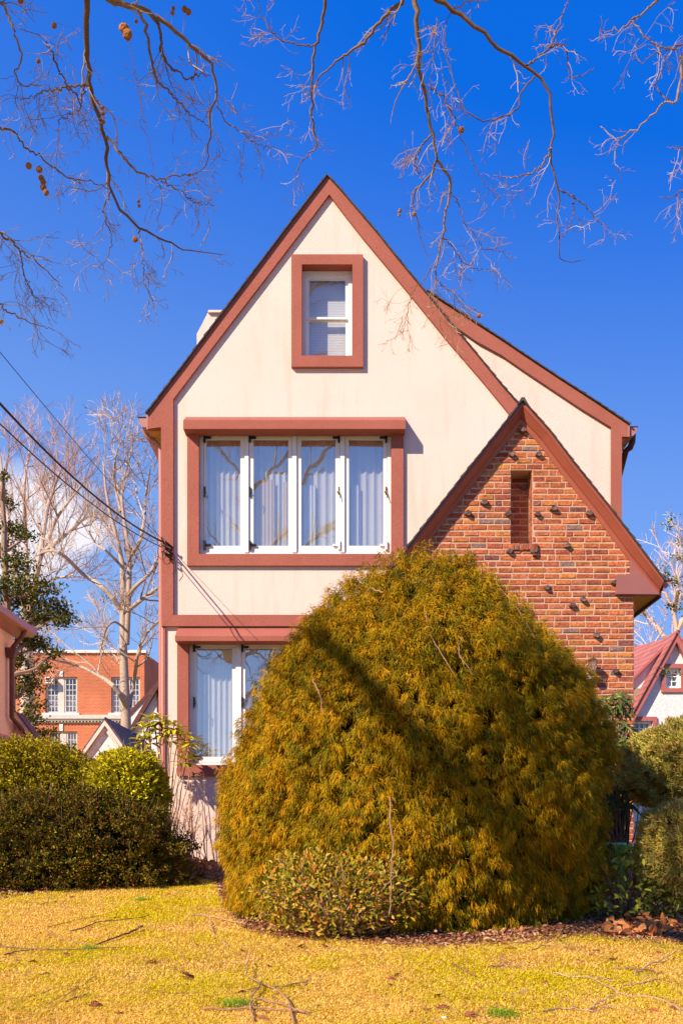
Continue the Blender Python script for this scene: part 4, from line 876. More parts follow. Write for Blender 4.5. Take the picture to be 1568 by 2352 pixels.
for LL, k0 in ((L4, 8), (L7, 3), (L8, 3), (L9, 3)):  # dense out-of-view twigs added to throw mottled shade on the cypress
    C1, R1 = grow(LL[None, k0:], np.linspace(.04, .025, len(LL)-k0)[None], 30, .8, .85, (0, 0, .1), 6, .1, 1, .4, .2, .010); limb.tubes(C1, R1, 4, pick(len(C1), cB))
    C2, R2 = grow(C1, R1, 8, .35, .8, (0, 0, 0), 4, .2, 1, .5, .2, .006); limb.tubes(C2, R2, 3, pick(len(C2), cB))
hL = np.array([-2.6, -10.2, 6.9])
for i in range(len(BR_)):
    top = Pb[i][0]; dd_ = top[1]+D0; qx, qy = CX+F*top[0]/dd_, HY-F*(top[2]-E)/dd_
    if qy > -8 and -20 < qx < 1575: continue
    hub = hL if qx < 60 else hA if qx < 420 else hB if qx < 1250 else hC
    lb([hub, (hub+top)/2+[0, 0, .25], top], .03, Rb[i][0], 8, .01)
lb([L1[6], hL], .06, .03, 8, .01)
for k in range(16):
    a_ = k*2.1; s0 = P0_[4+k*10//16+0]; e_ = s0+np.array([math.cos(a_)*2.8, math.sin(a_)*2.2-.8, 2.6]); P_ = lb([s0, (s0+e_)/2+[0, 0, .5], e_], .09, .03)
    C1, R1 = grow(P_[None], np.linspace(.09, .03, 14)[None], 12, 1.3, .8, (0, 0, .1), 6, .2, 1, .4, .2, .006); limb.tubes(C1, R1, 4, pick(len(C1), cB))
    C2, R2 = grow(C1, R1, 6, .6, .8, (0, 0, 0), 4, .2, 1, .5, .2, .003); limb.tubes(C2, R2, 3, pick(len(C2), cB))
limb.build('limbs_and_shade_twigs', M['bark'], sy, smooth=True)
# seed balls
M['seed'] = simple('seed_ball_brown', (.35, .12, .03), (.50, .20, .05), 60, .9, 260, .9, .004)
balls = [(.5*570, .5*130, 4.0, .019), (.5*587, .5*158, 4.0, .020), (.5*250, .5*117, 5, .014), (.5*133, .5*762, 5.1, .016), (.5*182, .5*778, 5.1, .016), (.5*190, .5*817, 5.1, .015), (.5*200, .5*835, 5.1, .014), (.5*199, .5*858, 5.1, .016), (.5*213, .5*884, 5.1, .015),
    (.5*637, .5*925, 5.5, .009), (.5*640, .5*946, 5.5, .009), (.5*622, .5*1099, 5.7, .016), (.5*848, .5*42, 5.2, .015), (.5*866, .5*54, 5.2, .015), (.5*797, .5*38, 5.2, .010), (.5*793, .5*60, 5.2, .011), (.5*627, .5*98, 5.1, .010), (.5*177, .5*280, 5, .011), (.5*470, .5*495, 5.3, .010), (.5*475, .5*522, 5.3, .010), (.5*476, .5*560, 5.3, .010),
    (784+.5*549, .5*597, 6.3, .019), (784+.5*268, .5*968, 6.5, .012), (784+.5*264, .5*988, 6.5, .010), (784+.5*333, .5*985, 6.6, .014), (784+.5*630, .5*1450, 6.9, .016), (.5*95, .5*2, 4.9, .015), (.5*8, .5*1480, 5.3, .012), (.5*870, .5*803, 5.6, .009)]
allp = np.concatenate([Pb.reshape(-1, 3)])
for (a_, b_, d_, r_) in balls:
    c = pt(a_, b_, d_); near = allp[((allp[:, 0]-c[0])**2*1+(allp[:, 2]-c[2]-.06)**2+.2*(allp[:, 1]-c[1])**2).argmin()]
    mb = MB(); nu, nv = 14, 9; aa_ = np.linspace(0, 2*math.pi, nu, endpoint=False); bb_ = np.linspace(-math.pi/2, math.pi/2, nv)
    Am, Bm = np.meshgrid(aa_, bb_); dd = np.stack([np.cos(Am)*np.cos(Bm), np.sin(Am)*np.cos(Bm), np.sin(Bm)], -1).reshape(-1, 3); V = c+dd*r_*(1+.08*rng.normal(size=(len(dd), 1)))
    idx = np.arange(nu*nv).reshape(nv, nu); nx = np.roll(idx, -1, 1); mb.raw(V, np.stack([idx[:-1], nx[:-1], nx[1:], idx[1:]], -1).reshape(-1, 4), 4)
    o = mb.build('seed_ball', M['seed'], sy); mid = (c+near)/2+np.array([0, 0, .03])
    q = MB(); q.tubes(smoothline([near, mid, c+np.array([0, 0, r_*.9])], 7)[None], np.full((1, 7), .0009), 3, np.array([[.4, .25, .15]])); q.build('stalk', M['bark'], o)
# ================================================================== BACKGROUND TREES
def bare_tree(label, d, traced, cols, n1, n2, n3, l1, l2, l3, up, trunk_i=(0,), rm=.006, jit=.0, cat='tree', tcol=(.48, .36, .27)):
    b = traced[0][0][0]; bp = pt(b[0], 0, d); g0 = float(gz(bp[1])); t = thing('bare_tree', (bp[0], bp[1], g0), label, cat)
    lines, rads = [], []
    for i, (pl, r0, r1) in enumerate(traced):
        P_ = [pt(a_, c_, d+(random.uniform(-1.2, 1.2) if (i not in trunk_i and k > 0) else 0)) for k, (a_, c_) in enumerate(pl)]
        if i == 0: P_[0][2] = g0-.1
        lines.append(smoothline(P_, 16, jit)); rads.append(np.linspace(r0, r1, 16)*(.82 if i else 1))
    L_, R_ = np.stack(lines), np.stack(rads)
    mb = MB(); mb.tubes(L_[list(trunk_i)], R_[list(trunk_i)], 12, np.tile(tcol, (len(trunk_i), 1))); mb.build('trunk', M['bark'], t, smooth=True)
    mb = MB(); oth = [i for i in range(len(lines)) if i not in trunk_i]
    if oth: mb.tubes(L_[oth], R_[oth], 8, np.tile(tcol, (len(oth), 1)))
    C1, R1 = grow(L_, np.minimum(R_, .05), n1, l1, .75, up, 7, .3, 1, .5, .16, rm*1.6, .4); mb.tubes(C1, R1, 5, pick(len(C1), cols))
    C2, R2 = grow(C1, R1, n2, l2, .75, up, 5, .2, 1, .55, .18, rm, .5); mb.tubes(C2, R2, 3, pick(len(C2), cols))
    C3, R3 = grow(C2, R2, n3, l3, .75, up, 4, .2, 1, .6, .2, rm*.7, .6); mb.tubes(C3, R3, 3, pick(len(C3), cols))
    mb.build('crown', M['bark'], t); return t
pale = [(.58, .42, .30), (.46, .30, .21), (.66, .52, .40), (.40, .24, .16)]
bare_tree('tall pale-barked bare tree beside the left wall of the house, before the brick building', 26, [
    ([(290, 1956), (290, 1620), (283, 1505), (283, 1383), (284, 1305), (286, 1266), (275, 1240), (262, 1215), (250, 1190), (243, 1130), (238, 1060)], .19, .02),
    ([(290, 1480), (295, 1383), (299, 1279), (291, 1227), (282, 1175), (278, 1123), (292, 1070), (304, 1045), (307, 1006)], .11, .02),
    ([(281, 1404), (260, 1370), (229, 1341), (187, 1318), (161, 1287), (130, 1263), (104, 1266), (86, 1276)], .085, .025),
    ([(291, 1406), (325, 1378), (372, 1344)], .07, .05), ([(296, 1367), (318, 1340), (346, 1318), (364, 1276), (372, 1240)], .07, .03),
    ([(292, 1626), (269, 1579), (238, 1558), (204, 1538), (170, 1525), (136, 1519), (100, 1510)], .085, .025), ([(298, 1622), (306, 1579), (312, 1540), (316, 1500), (330, 1460), (350, 1440), (372, 1420)], .07, .03),
    ([(299, 1279), (320, 1250), (332, 1200), (335, 1140), (345, 1080)], .07, .02), ([(284, 1305), (270, 1290), (245, 1265), (220, 1250), (205, 1220)], .05, .02), ([(278, 1175), (262, 1110), (265, 1050), (280, 1010)], .05, .02),
    ([(283, 1440), (262, 1425), (245, 1440), (235, 1480)], .04, .02)],
    pale, 7, 7, 4, 1.9, .85, .4, (0, 0, .22), (0, 1), .006)
bare_tree('wide bare tree with a pinkish twiggy crown standing before the white cloud', 36, [
    ([(62, 1956), (62, 1560), (66, 1400)], .32, .2), ([(66, 1420), (90, 1290), (110, 1160), (150, 1050)], .17, .03), ([(90, 1290), (130, 1190), (190, 1110)], .11, .03),
    ([(64, 1450), (30, 1270), (10, 1120), (0, 1030)], .15, .03), ([(95, 1270), (140, 1240), (180, 1200), (215, 1180)], .10, .03), ([(66, 1400), (60, 1250), (55, 1120), (70, 1020)], .14, .03), ([(75, 1360), (120, 1330), (170, 1320)], .08, .03)],
    [(.52, .30, .22), (.58, .38, .28), (.42, .24, .18)], 9, 8, 4, 3.2, 1.4, .6, (0, 0, .28), (0,), .0075, tcol=(.58, .42, .34))
bare_tree('bare tree behind the white house at the right edge', 34, [
    ([(1556, 1956), (1553, 1442), (1548, 1397), (1539, 1374), (1526, 1360)], .22, .05), ([(1548, 1500), (1507, 1438), (1475, 1406), (1462, 1390)], .13, .03), ([(1548, 1400), (1556, 1350), (1552, 1310), (1560, 1270)], .1, .03), ([(1553, 1450), (1590, 1380), (1600, 1300)], .14, .03), ([(1520, 1450), (1500, 1480), (1470, 1485)], .05, .02)],
    [(.66, .45, .36), (.74, .60, .52)], 8, 7, 4, 2.2, 1.0, .45, (0, 0, .2), (0,), .007, tcol=(.6, .4, .3))
# evergreen left
et = pt(25, 1900, 22); ev = thing('evergreen_tree', (et[0], et[1], float(gz(et[1]))), 'ragged dark green evergreen behind the pink house on the left edge', 'tree')
mb = MB(); P_ = smoothline([pt(28, 1960, 22), pt(30, 1700, 22), pt(20, 1400, 22), pt(8, 1090, 22)], 16, .03); P_[0][2] = gz(8.6); mb.tubes(P_[None], np.linspace(.17, .04, 16)[None], 9, np.array([[.34, .22, .15]])); mb.build('trunk', M['bark'], ev)
cen = [(5, 1095, 18), (10, 1150, 30), (18, 1215, 40), (5, 1260, 40), (60, 1230, 22), (45, 1300, 42), (95, 1340, 48), (40, 1380, 55), (90, 1410, 50), (10, 1440, 50), (135, 1395, 28), (140, 1425, 26), (70, 1465, 45), (30, 1520, 45), (10, 1340, 45), (95, 1480, 30), (45, 1580, 42), (75, 1560, 30), (60, 1640, 38), (100, 1690, 32), (130, 1500, 22), (40, 1700, 40), (85, 1620, 25), (150, 1412, 18), (110, 1530, 22)]
mb = MB(); bm_ = MB()
for (a_, b_, r_) in cen:
    c = pt(a_, b_, 22+random.uniform(-.7, .7)); rr = r_/F*22; k = int(270*(r_/35)**2)
    sub = c+rdir(6)*rr*rng.uniform(.3, .95, (6, 1))*np.array([1, 1, .55]); pos = np.repeat(sub, k//5, 0); pos = pos+rng.normal(size=pos.shape)*np.array([.42, .42, .2])*rr
    n = len(pos); mb.leaves(pos, rdir(n)+np.array([0, 0, .1]), .085*rng.uniform(.6, 1.4, n), .045, pick(n, [(.10, .10, .02), (.055, .06, .015), (.34, .27, .03), (.16, .14, .02)], [.35, .3, .12, .23]), .2)
    j_ = P_[np.abs(P_[:, 2]-(c[2]-.3)).argmin()]; bm_.tubes(smoothline([j_, (j_+c)/2+[0, 0, -.1], c], 7, .02)[None], np.linspace(.05, .012, 7)[None], 5, np.array([[.32, .2, .14]]))
mb.build('crown', M['leaf'], ev); bm_.build('branches', M['bark'], ev)
# holly at right edge
ht = pt(1680, 1900, 13); ho = thing('holly_tree', (ht[0], ht[1], float(gz(ht[1]))), 'holly with small yellow-edged leaves reaching in from the right edge against the sky', 'tree')
mb = MB(); P_ = smoothline([(ht[0], ht[1], float(gz(ht[1]))-.05), pt(1672, 1500, 13), pt(1665, 1200, 13)], 12, .02); mb.tubes(P_[None], np.linspace(.10, .03, 12)[None], 8, np.array([[.4, .3, .22]])); mb.build('trunk', M['bark'], ho)
brs = [[(1668, 1420), (1600, 1360), (1540, 1330), (1505, 1318)], [(1668, 1350), (1600, 1270), (1555, 1220), (1535, 1200)], [(1668, 1450), (1610, 1400), (1560, 1385), (1535, 1380)], [(1670, 1250), (1620, 1190), (1572, 1170)], [(1670, 1600), (1610, 1560), (1555, 1550), (1535, 1545)], [(1668, 1460), (1620, 1330), (1570, 1290), (1550, 1268)]]
bm_ = MB(); LP = np.stack([smoothline([pt(a_, b_, 13) for a_, b_ in l_], 10, .01) for l_ in brs]); LR = np.tile(np.linspace(.018, .004, 10), (len(LP), 1)); bm_.tubes(LP, LR, 5, np.tile((.4, .3, .24), (len(LP), 1)))
C1, R1 = grow(LP, LR, 9, .26, .8, (0, 0, .1), 5, .25, 1, .5, .15, .002); bm_.tubes(C1, R1, 3, pick(len(C1), [(.4, .32, .26)])); bm_.build('branches', M['bark'], ho)
tp = np.concatenate([C1[:, k] for k in (1, 2, 3, 4)]); pos = np.repeat(tp, 5, 0)+rng.normal(size=(len(tp)*5, 3))*.02; n = len(pos)
mb = MB(); mb.leaves(pos, rdir(n), .038*rng.uniform(.7, 1.3, n), .022, pick(n, [(.10, .14, .05), (.16, .20, .06), (.60, .56, .12), (.07, .10, .04)], [.35, .25, .22, .18]), .3); mb.build('leaves', M['leaf'], ho)
# ================================================================== BACKGROUND BUILDINGS
M['pink'] = stucco('pink_stucco', (.78, .46, .36), (.84, .52, .41), 50)
M['wstucco'] = stucco('white_painted_brick', (.76, .72, .70), (.82, .79, .77), 22)
M['bmould'] = simple('pink_moulding', (.78, .56, .50), (.82, .62, .55), 3, .6)
M['dtrim'] = simple('dark_brown_trim', (.10, .03, .03), (.14, .05, .045), 5, .6)
M['rtrim'] = simple('red_trim', (.40, .11, .10), (.46, .14, .12), 5, .6)
def brickmat(name, c1_, c2_, mort, sc):
    m, nt, N, L, bs = newmat(name); b_ = N.new('ShaderNodeTexBrick'); v_ = coords(nt); sx = N.new('ShaderNodeSeparateXYZ'); cx_ = N.new('ShaderNodeCombineXYZ')
    L.new(v_, sx.inputs[0]); ad = N.new('ShaderNodeMath'); ad.operation = 'ADD'; L.new(sx.outputs[0], ad.inputs[0]); L.new(sx.outputs[1], ad.inputs[1]); L.new(ad.outputs[0], cx_.inputs[0]); L.new(sx.outputs[2], cx_.inputs[1])
    L.new(cx_.outputs[0], b_.inputs['Vector']); b_.inputs['Scale'].default_value = 1; b_.inputs['Brick Width'].default_value = sc*2.8; b_.inputs['Row Height'].default_value = sc; b_.inputs['Mortar Size'].default_value = sc*.12
    b_.inputs['Color1'].default_value = (*c1_, 1); b_.inputs['Color2'].default_value = (*c2_, 1); b_.inputs['Mortar'].default_value = (*mort, 1)
    L.new(mixc(nt, b_.outputs[0], ramp(nt, noise(nt, v_, .5, 4), [(.3, (.8, .8, .8)), (.7, (1.15, 1.15, 1.15))]), 1., 'MULTIPLY'), bs.inputs['Base Color']); bs.inputs['Roughness'].default_value = .9; return m
M['sbrick'] = brickmat('school_brick', (.58, .13, .035), (.48, .10, .03), (.60, .30, .18), .085)
M['rtile'] = brickmat('red_roof_shingle', (.46, .15, .12), (.38, .12, .10), (.28, .08, .07), .16)
def wnd(parent, x0, x1, z0, z1, Y, nx, nz, fmat='white', fw=.09, glass='glass2', sill=None, mw=.035, back='curtain'):
    mb = MB(); ring(mb, (x0, x1, z0, z1), (x0+fw, x1-fw, z0+fw, z1-fw), Y-.05, Y+.05)
    for i in range(1, nx): x = x0+fw+(x1-x0-2*fw)*i/nx; mb.box(x-mw/2, x+mw/2, Y-.03, Y+.03, z0+fw, z1-fw)
    for i in range(1, nz): z = z0+fw+(z1-z0-2*fw)*i/nz; mb.box(x0+fw, x1-fw, Y-.027, Y+.027, z-mw/2, z+mw/2)
    w_ = mb.build('window', M[fmat], parent)
    g_ = MB(); g_.face([(x0+fw*.5, Y+.034, z0+fw*.5), (x1-fw*.5, Y+.034, z0+fw*.5), (x1-fw*.5, Y+.034, z1-fw*.5), (x0+fw*.5, Y+.034, z1-fw*.5)]); g_.build('glass', M[glass], w_)
    if sill: q = MB(); q.box(x0-sill, x1+sill, Y-.16, Y+.1, z0-.14, z0-.003); q.build('sill', M['white'], w_)
    return w_
# brick school building
d = 60.; Y = d-D0; X_ = lambda px, D=d: (px-CX)/F*D; Z_ = lambda py, D=d: E+(HY-py)/F*D
sc = thing('brick_building', (X_(190), Y, float(gz(Y))), 'large orange brick building with white cornice and tall multi-pane windows in the left distance', 'building')
g0 = float(gz(Y))-.3; xa, xb = X_(-140), X_(332); wins = [(X_(105), X_(178), Z_(1638), Z_(1555)), (X_(256), X_(322), Z_(1638), Z_(1555)), (X_(-45), X_(28), Z_(1638), Z_(1555)), (X_(115), X_(178), Z_(1790), Z_(1680)), (X_(256), X_(322), Z_(1790), Z_(1680))]
mb = MB(); banded(mb, [(xa, g0), (xb, g0), (xb, Z_(1498)), (xa, Z_(1498))], [], wins, Y)
for o_ in wins: reveals(mb, o_, Y, Y+.35)
mb.face([(xb, Y, g0), (xb+1.2, Y+26, g0), (xb+1.2, Y+26, Z_(1498)), (xb, Y, Z_(1498))]); mb.face([(xa, Y, Z_(1498)), (xb, Y, Z_(1498)), (xb+1.2, Y+26, Z_(1498)), (xa, Y+26, Z_(1498))])
mb.build('wall', M['sbrick'], sc)
mb = MB(); mb.face([(xa+.5, Y+1.2, g0), (xb-.5, Y+1.2, g0), (xb-.5, Y+1.2, Z_(1500)), (xa+.5, Y+1.2, Z_(1500))]); mb.build('room_wall', M['room'], sc)
mb = MB(); mb.box(xa-.1, xb+.12, Y-.15, Y+.4, Z_(1500), Z_(1494)); mb.build('parapet', M['white'], sc)
mb = MB(); mb.box(xa, xb+.05, Y-.30, Y-.0, Z_(1652), Z_(1643)); mb.box(xa, xb+.05, Y-.22, Y-.0, Z_(1656), Z_(1652)-.001)
x = xa
while x < xb-.2: mb.box(x, x+.1, Y-.18, Y-.0, Z_(1659), Z_(1656)-.001); x += .2
mb.box(xa, xb+.05, Y-.1, Y-.0, Z_(1661), Z_(1659)-.001); mb.build('cornice', M['offwhite'], sc)
for cx_ in (141.5, 289, -8): 
    for a_, b_ in ((1541, 1554), (1663, 1679)): mb = MB(); mb.box(X_(cx_-3.8), X_(cx_+3.8), Y-.06, Y-.0, Z_(b_), Z_(a_)); mb.build('keystone', M['white'], sc)
for i, (x0, x1, z0, z1) in enumerate(wins):
    xm = (x0+x1)/2; nz = 6 if i < 3 else 7
    q = MB(); q.box(xm-.15, xm+.15, Y+.1, Y+.2, z0, z1); q.build('mullion', M['offwhite'], sc)
    wnd(sc, x0+.02, xm-.151, z0+.02, z1-.02, Y+.18, 3, nz, fmat='offwhite', sill=None, mw=.04); wnd(sc, xm+.151, x1-.02, z0+.02, z1-.02, Y+.18, 3, nz, fmat='offwhite', mw=.04)
    q = MB(); q.box(x0-.15, x1+.15, Y-.14, Y+.2, z0-.16, z0-.002); q.build('sill', M['white'], sc)
    q = MB(); q.face([(x0, Y+.4, z0), (x1, Y+.4, z0), (x1, Y+.4, z1 if i > 2 else z0+(z1-z0)*.55), (x0, Y+.4, z1 if i > 2 else z0+(z1-z0)*.55)]); q.build('blind', M['beige' if i > 2 else 'blind'], sc)
ac = (X_(107.5), X_(126), Z_(1571), Z_(1557)); q = MB(); q.box(ac[0], ac[1], Y-.35, Y+.12, ac[2], ac[3]); aco = q.build('air_conditioner', M['white'], sc)
q = MB(); q.box(ac[0]+.1, ac[1]-.12, Y-.36, Y-.351, ac[2]+.06, ac[3]-.06); 
for k in range(5): zz_ = ac[2]+.09+k*.045; q.box(ac[0]+.13, ac[1]-.15, Y-.372, Y-.361, zz_, zz_+.012)
q.build('grille', M['gutter_dark'], aco)
q = MB()
for k in range(7): q.box(X_(350), X_(372), Y+9, Y+9.4, g0, Z_(1560)) if k == 0 else None
q.build('rear_wing', M['sbrick'], sc)
# pink neighbour on the left
XW, XG = -6.3, -6.0; d1 = 19.2; Yn = d1-D0
pk = thing('neighbour_house', (-8, Yn-3, 1.0), 'pink stucco house at the left edge with a dark brown downspout and gutter', 'house')
ze = E+(HY-1451)/F*d1; mb = MB(); mb.face([(XW, Yn-6, 0.8), (XW, Yn, 0.8), (XW, Yn, ze+.02), (XW, Yn-6, ze+.02)]); mb.face([(XW, Yn, .8), (XW-5, Yn, .8), (XW-5, Yn, ze), (XW, Yn, ze)]); mb.face([(XW-5, Yn-6, .8), (XW, Yn-6, .8), (XW, Yn-6, ze+.02), (XW-5, Yn-6, ze+.02)])
mb.build('wall', M['pink'], pk)
mb = MB(); mb.prism([(XW-5, ze+4.6), (XG, ze+.02), (XG, ze-.05), (XW+.001, ze-.05), (XW-5, ze+4.5)], Yn-6.3, Yn+.1); mb.build('roof', M['gshingle'], pk)
mb = MB(); mb.prism([(XG, ze+.05), (XG+.13, ze+.05), (XG+.11, ze-.06), (XG, ze-.10)], Yn-6.3, Yn+.05); mb.prism([(XG-.28, ze-.10), (XG-.001, ze-.10), (XG-.001, ze-.06), (XG-.28, ze-.06)], Yn-6.3, Yn+.04); mb.build('gutter', M['metal'], pk)
dq = lambda px, py, xo=0: pt(px, py, (XW+.08)/((px-CX)/F))
def dp(px, py, X0): dd = X0/((px-CX)/F); return pt(px, py, dd)
yD = 18.75
dpts = [(XG+.05, yD-D0, ze-.06), (XG-.02, yD-D0, ze-.2), (XW+.12, yD-D0, Z_(1487, yD)), (XW+.1, yD-D0, Z_(1500, yD)), (XW+.1, yD-D0, Z_(1648, yD)), (XW+.16, yD-D0+.25, Z_(1664, yD)), (XW+.22, yD-D0+.45, Z_(1684, yD)), (XW+.22, yD-D0+.45, 1.0)]
mb = MB(); mb.tube(dpts, .045, 10); ds = mb.build('downspout', M['dtrim'], pk, smooth=True)
mb = MB(); c = dpts[3]; mb.prism([(c[0]-.06, c[2]-.1), (c[0]+.06, c[2]-.1), (c[0]+.11, c[2]+.09), (c[0]-.10, c[2]+.09)], c[1]-.09, c[1]+.09); mb.build('conductor_head', M['dtrim'], ds)
mb = MB(); Yp = Yn+.02; G_ = lambda pts_, Y_: [xz(a_, b_, Y_) for a_, b_ in pts_]
mb.prism(G_([(33, 1648), (88, 1722), (88, 1800), (20, 1800), (20, 1648)], Yp), Yp, Yp+.2); mb.build('wing_wall', M['pink'], pk)
mb = MB(); mb.prism(G_([(34, 1636), (39, 1638), (96, 1712), (100, 1722), (87, 1722), (34, 1650)], Yp-.12), Yp-.12, Yp-.001); mb.build('rake_moulding', M['bmould'], pk)
mb = MB(); mb.prism(G_([(36, 1634), (40, 1636), (101, 1716), (101, 1723)], Yp-.16), Yp-.16, Yp+.25); mb.build('wing_roof', M['dtrim'], pk)
mb = MB(); q = G_([(-40, 1682), (20, 1690), (40, 1728), (-40, 1735)], 4.2); mb.prism(q, 3.6, 4.2); mb.build('porch_roof', M['rtrim'], pk)
# small gable between
d = 22.; Y = d-D0
gr = thing('small_gabled_shed', (X_(244, d), Y+2, 1.0), 'low pale pink gable with grey shingle roof peeking over the hedges', 'shed')
mb = MB(); mb.prism([(X_(183, d), .8), (X_(183, d), Z_(1742, d)), (X_(244, d), Z_(1657, d)), (X_(308, d), Z_(1742, d)), (X_(308, d), .8)], Y, Y+3.9); mb.build('wall', M['wstucco'], gr)
for sg in (-1, 1):
    xe = X_(244+sg*72, d); ze_ = Z_(1757, d); xm_, zm_ = X_(244, d), Z_(1655, d)
    mb = MB(); mb.prism([(xm_, zm_+.0), (xe, ze_), (xe, ze_+.05), (xm_, zm_+.07)], Y-.09, Y+4.1); mb.build('roof', M['gshingle'], gr)
    mb = MB(); mb.prism([(xm_, zm_-.12), (xe-.0*sg, ze_-.10), (xe, ze_-.004), (xm_, zm_-.004)], Y-.12, Y-.0); mb.prism([(xm_, zm_-.24), (xe-.1*sg, ze_-.14), (xe-.06*sg, ze_-.102), (xm_, zm_-.122)], Y-.05, Y-.001); mb.build('barge_board', M['bmould'], gr)
# white tudor behind, left of the main house
d = 30.; Y = d-D0
tu = thing('white_tudor_house', (X_(380, d), Y+3, 1.0), 'white house with dark brown barge boards showing just left of the main house corner', 'house')
mb = MB(); mb.prism([(X_(262, d), .8), (X_(262, d), Z_(1665, d)), (X_(385, d), Z_(1535, d)), (X_(500, d), Z_(1665, d)), (X_(500, d), .8)], Y+.5, Y+8); mb.prism([(X_(300, d), .8), (X_(300, d), Z_(1680, d)), (X_(385, d), Z_(1540, d)), (X_(470, d), Z_(1680, d)), (X_(470, d), .8)], Y, Y+.49); mb.build('wall', M['wstucco'], tu)
mb = MB(); mb.prism([(X_(296, d), Z_(1680, d)), (X_(307, d), Z_(1680, d)), (X_(392, d), Z_(1536, d)), (X_(388, d), Z_(1524, d))], Y-.15, Y+.45); mb.build('barge_board', M['dtrim'], tu)
mb = MB(); mb.prism([(X_(258, d), Z_(1662, d)), (X_(264, d), Z_(1668, d)), (X_(385, d), Z_(1538, d)), (X_(385, d), Z_(1530, d))], Y+.46, Y+8); mb.build('roof', M['dtrim'], tu)
mb = MB(); mb.box(X_(361, d), X_(380, d), Y-.06, Y-.0, Z_(1636, d), Z_(1587, d))
for k in range(14): zz_ = Z_(1633, d)+k*.043; mb.box(X_(363, d), X_(378, d), Y-.08, Y-.061, zz_, zz_+.02)
mb.build('shutter', M['dtrim'], tu)
# white house with red roof on the right
d = 24.; Y = d-D0
wh = thing('white_house', (X_(1548, d), Y+3, 1.0), 'white painted brick house with a red roof and red window frames at the right edge', 'house')
apx, apz = X_(1548, d), Z_(1462, d); sl_ = (Z_(1462, d)-Z_(1635, d))/(X_(1548, d)-X_(1455, d)); k_ = 6.
o1 = opn(1526, 1562, 1535, 1581, Y); o2 = opn(1440, 1497, 1656, 1700, Y)
mb = MB(); banded(mb, [(apx-k_/sl_*1.0, .8), (apx+k_/sl_, .8), (apx+(apz-.8-1.6)/sl_*.6, apz-(apz-.8-1.6)*.6), (apx, apz-.05), (apx-(apz-2.4)/sl_, 2.4)], [], [o1, o2], Y)
for o_ in (o1, o2): reveals(mb, o_, Y, Y+.3)
q2 = [(X_(1380, d), .8), (apx, .8), (apx, apz-.1), (X_(1453, d), Z_(1568, d)), (X_(1380, d), Z_(1650, d))]; mb.prism(q2, Y+.32, Y+.5)
mb.build('wall', M['wstucco'], wh)
for sg in (-1, 1):
    e_ = 3.1 if sg < 0 else 2.6; mb = MB(); xe, ze_ = apx+sg*e_/sl_*1.0, apz-e_
    mb.prism([(apx, apz-.16), (xe, ze_-.16), (xe+sg*.05, ze_+.02), (apx, apz+.06)], Y-.16, Y-.0); mb.build('barge_board', M['rtrim'], wh)
    mb = MB(); mb.prism([(apx, apz+.063), (xe+sg*.05, ze_+.023), (xe+sg*.07, ze_+.06), (apx, apz+.12)], Y-.2, Y+5); mb.build('roof', M['rtile'], wh)
# shallower main roof behind: slopes up towards the back from a rake running down to the left
mb = MB(); a1 = (X_(1380, d), Z_(1650, d)-.0); mb.face([(apx, Y+.2, apz+.03), (X_(1450, d), Y+.2, Z_(1566, d)), (X_(1450, d)-.5, Y+.2, Z_(1566, d)-.45), (X_(1440, d)-1.5, Y+6.5, Z_(1522, d)+1.6), (apx-.05, Y+3, apz+.35)])
mb.build('roof', M['rtile'], wh)
mb = MB(); mb.prism([(apx, apz-.06), (X_(1450, d)-.5, Z_(1566, d)-.53), (X_(1450, d)-.5, Z_(1566, d)-.45), (apx, apz+.02)], Y+.18, Y+.31); mb.build('fascia', M['rtrim'], wh)
def redwin(o_, nx, nz):
    mb = MB(); ring(mb, (o_[0]-.1, o_[1]+.1, o_[2]-.1, o_[3]+.1), o_, Y-.05, Y-.001); mb.build('window_trim', M['rtrim'], wh)
    wnd(wh, o_[0]+.01, o_[1]-.01, o_[2]+.01, o_[3]-.01, Y+.12, nx, nz, fw=.055, mw=.02)
redwin(o1, 2, 3); redwin(o2, 4, 3)
q = MB(); q.face([(apx-2.2, Y+.31, .9), (apx+2.5, Y+.31, .9), (apx+2.5, Y+.31, apz-1.2), (apx-1, Y+.31, apz-1.2)]); q.build('room_wall', M['room'], wh)
# ================================================================== GROUND LITTER
cD = [(.42, .17, .07), (.34, .12, .05), (.52, .25, .12), (.26, .09, .04), (.60, .36, .2)]
def litter(n, pxr, dyr, L_, cols, name, label, lift=.012):
    px = rng.uniform(*pxr, n); py = edge_py(px)+rng.uniform(*dyr, n); P_ = np.array([gpt(a_, b_, lift) for a_, b_ in zip(px, py)])
    P_ = P_[P_[:, 1] < -.15]; P_[:, 2] += rng.uniform(0, .015, len(P_)); n = len(P_)
    D_ = rdir(n)*np.array([1, 1, .35]); mb = MB(); mb.bigleaves(P_, D_, nrm(rdir(n)*.6+np.array([0, 0, 1])), L_*rng.uniform(.5, 1.3, n), L_*.6*rng.uniform(.6, 1.3, n), pick(n, cols), rng.uniform(-.4, .6))
    mb.build(name, M['dry'], label=label, category='leaf litter', kind='stuff')
litter(9000, (-40, 1620), (-60, 6), .04, cD, 'leaf_litter', 'brown crumbled leaf litter covering the mulch under the hedges and cypress')
litter(2600, (480, 1620), (-2, 14), .022, cD, 'leaf_crumbs', 'fine scattered leaf crumbs where the mulch meets the lawn', .008)
litter(900, (-40, 1620), (6, 300), .02, cD, 'leaf_crumbs', 'sparse brown leaf crumbs sprinkled over the open lawn', .02)
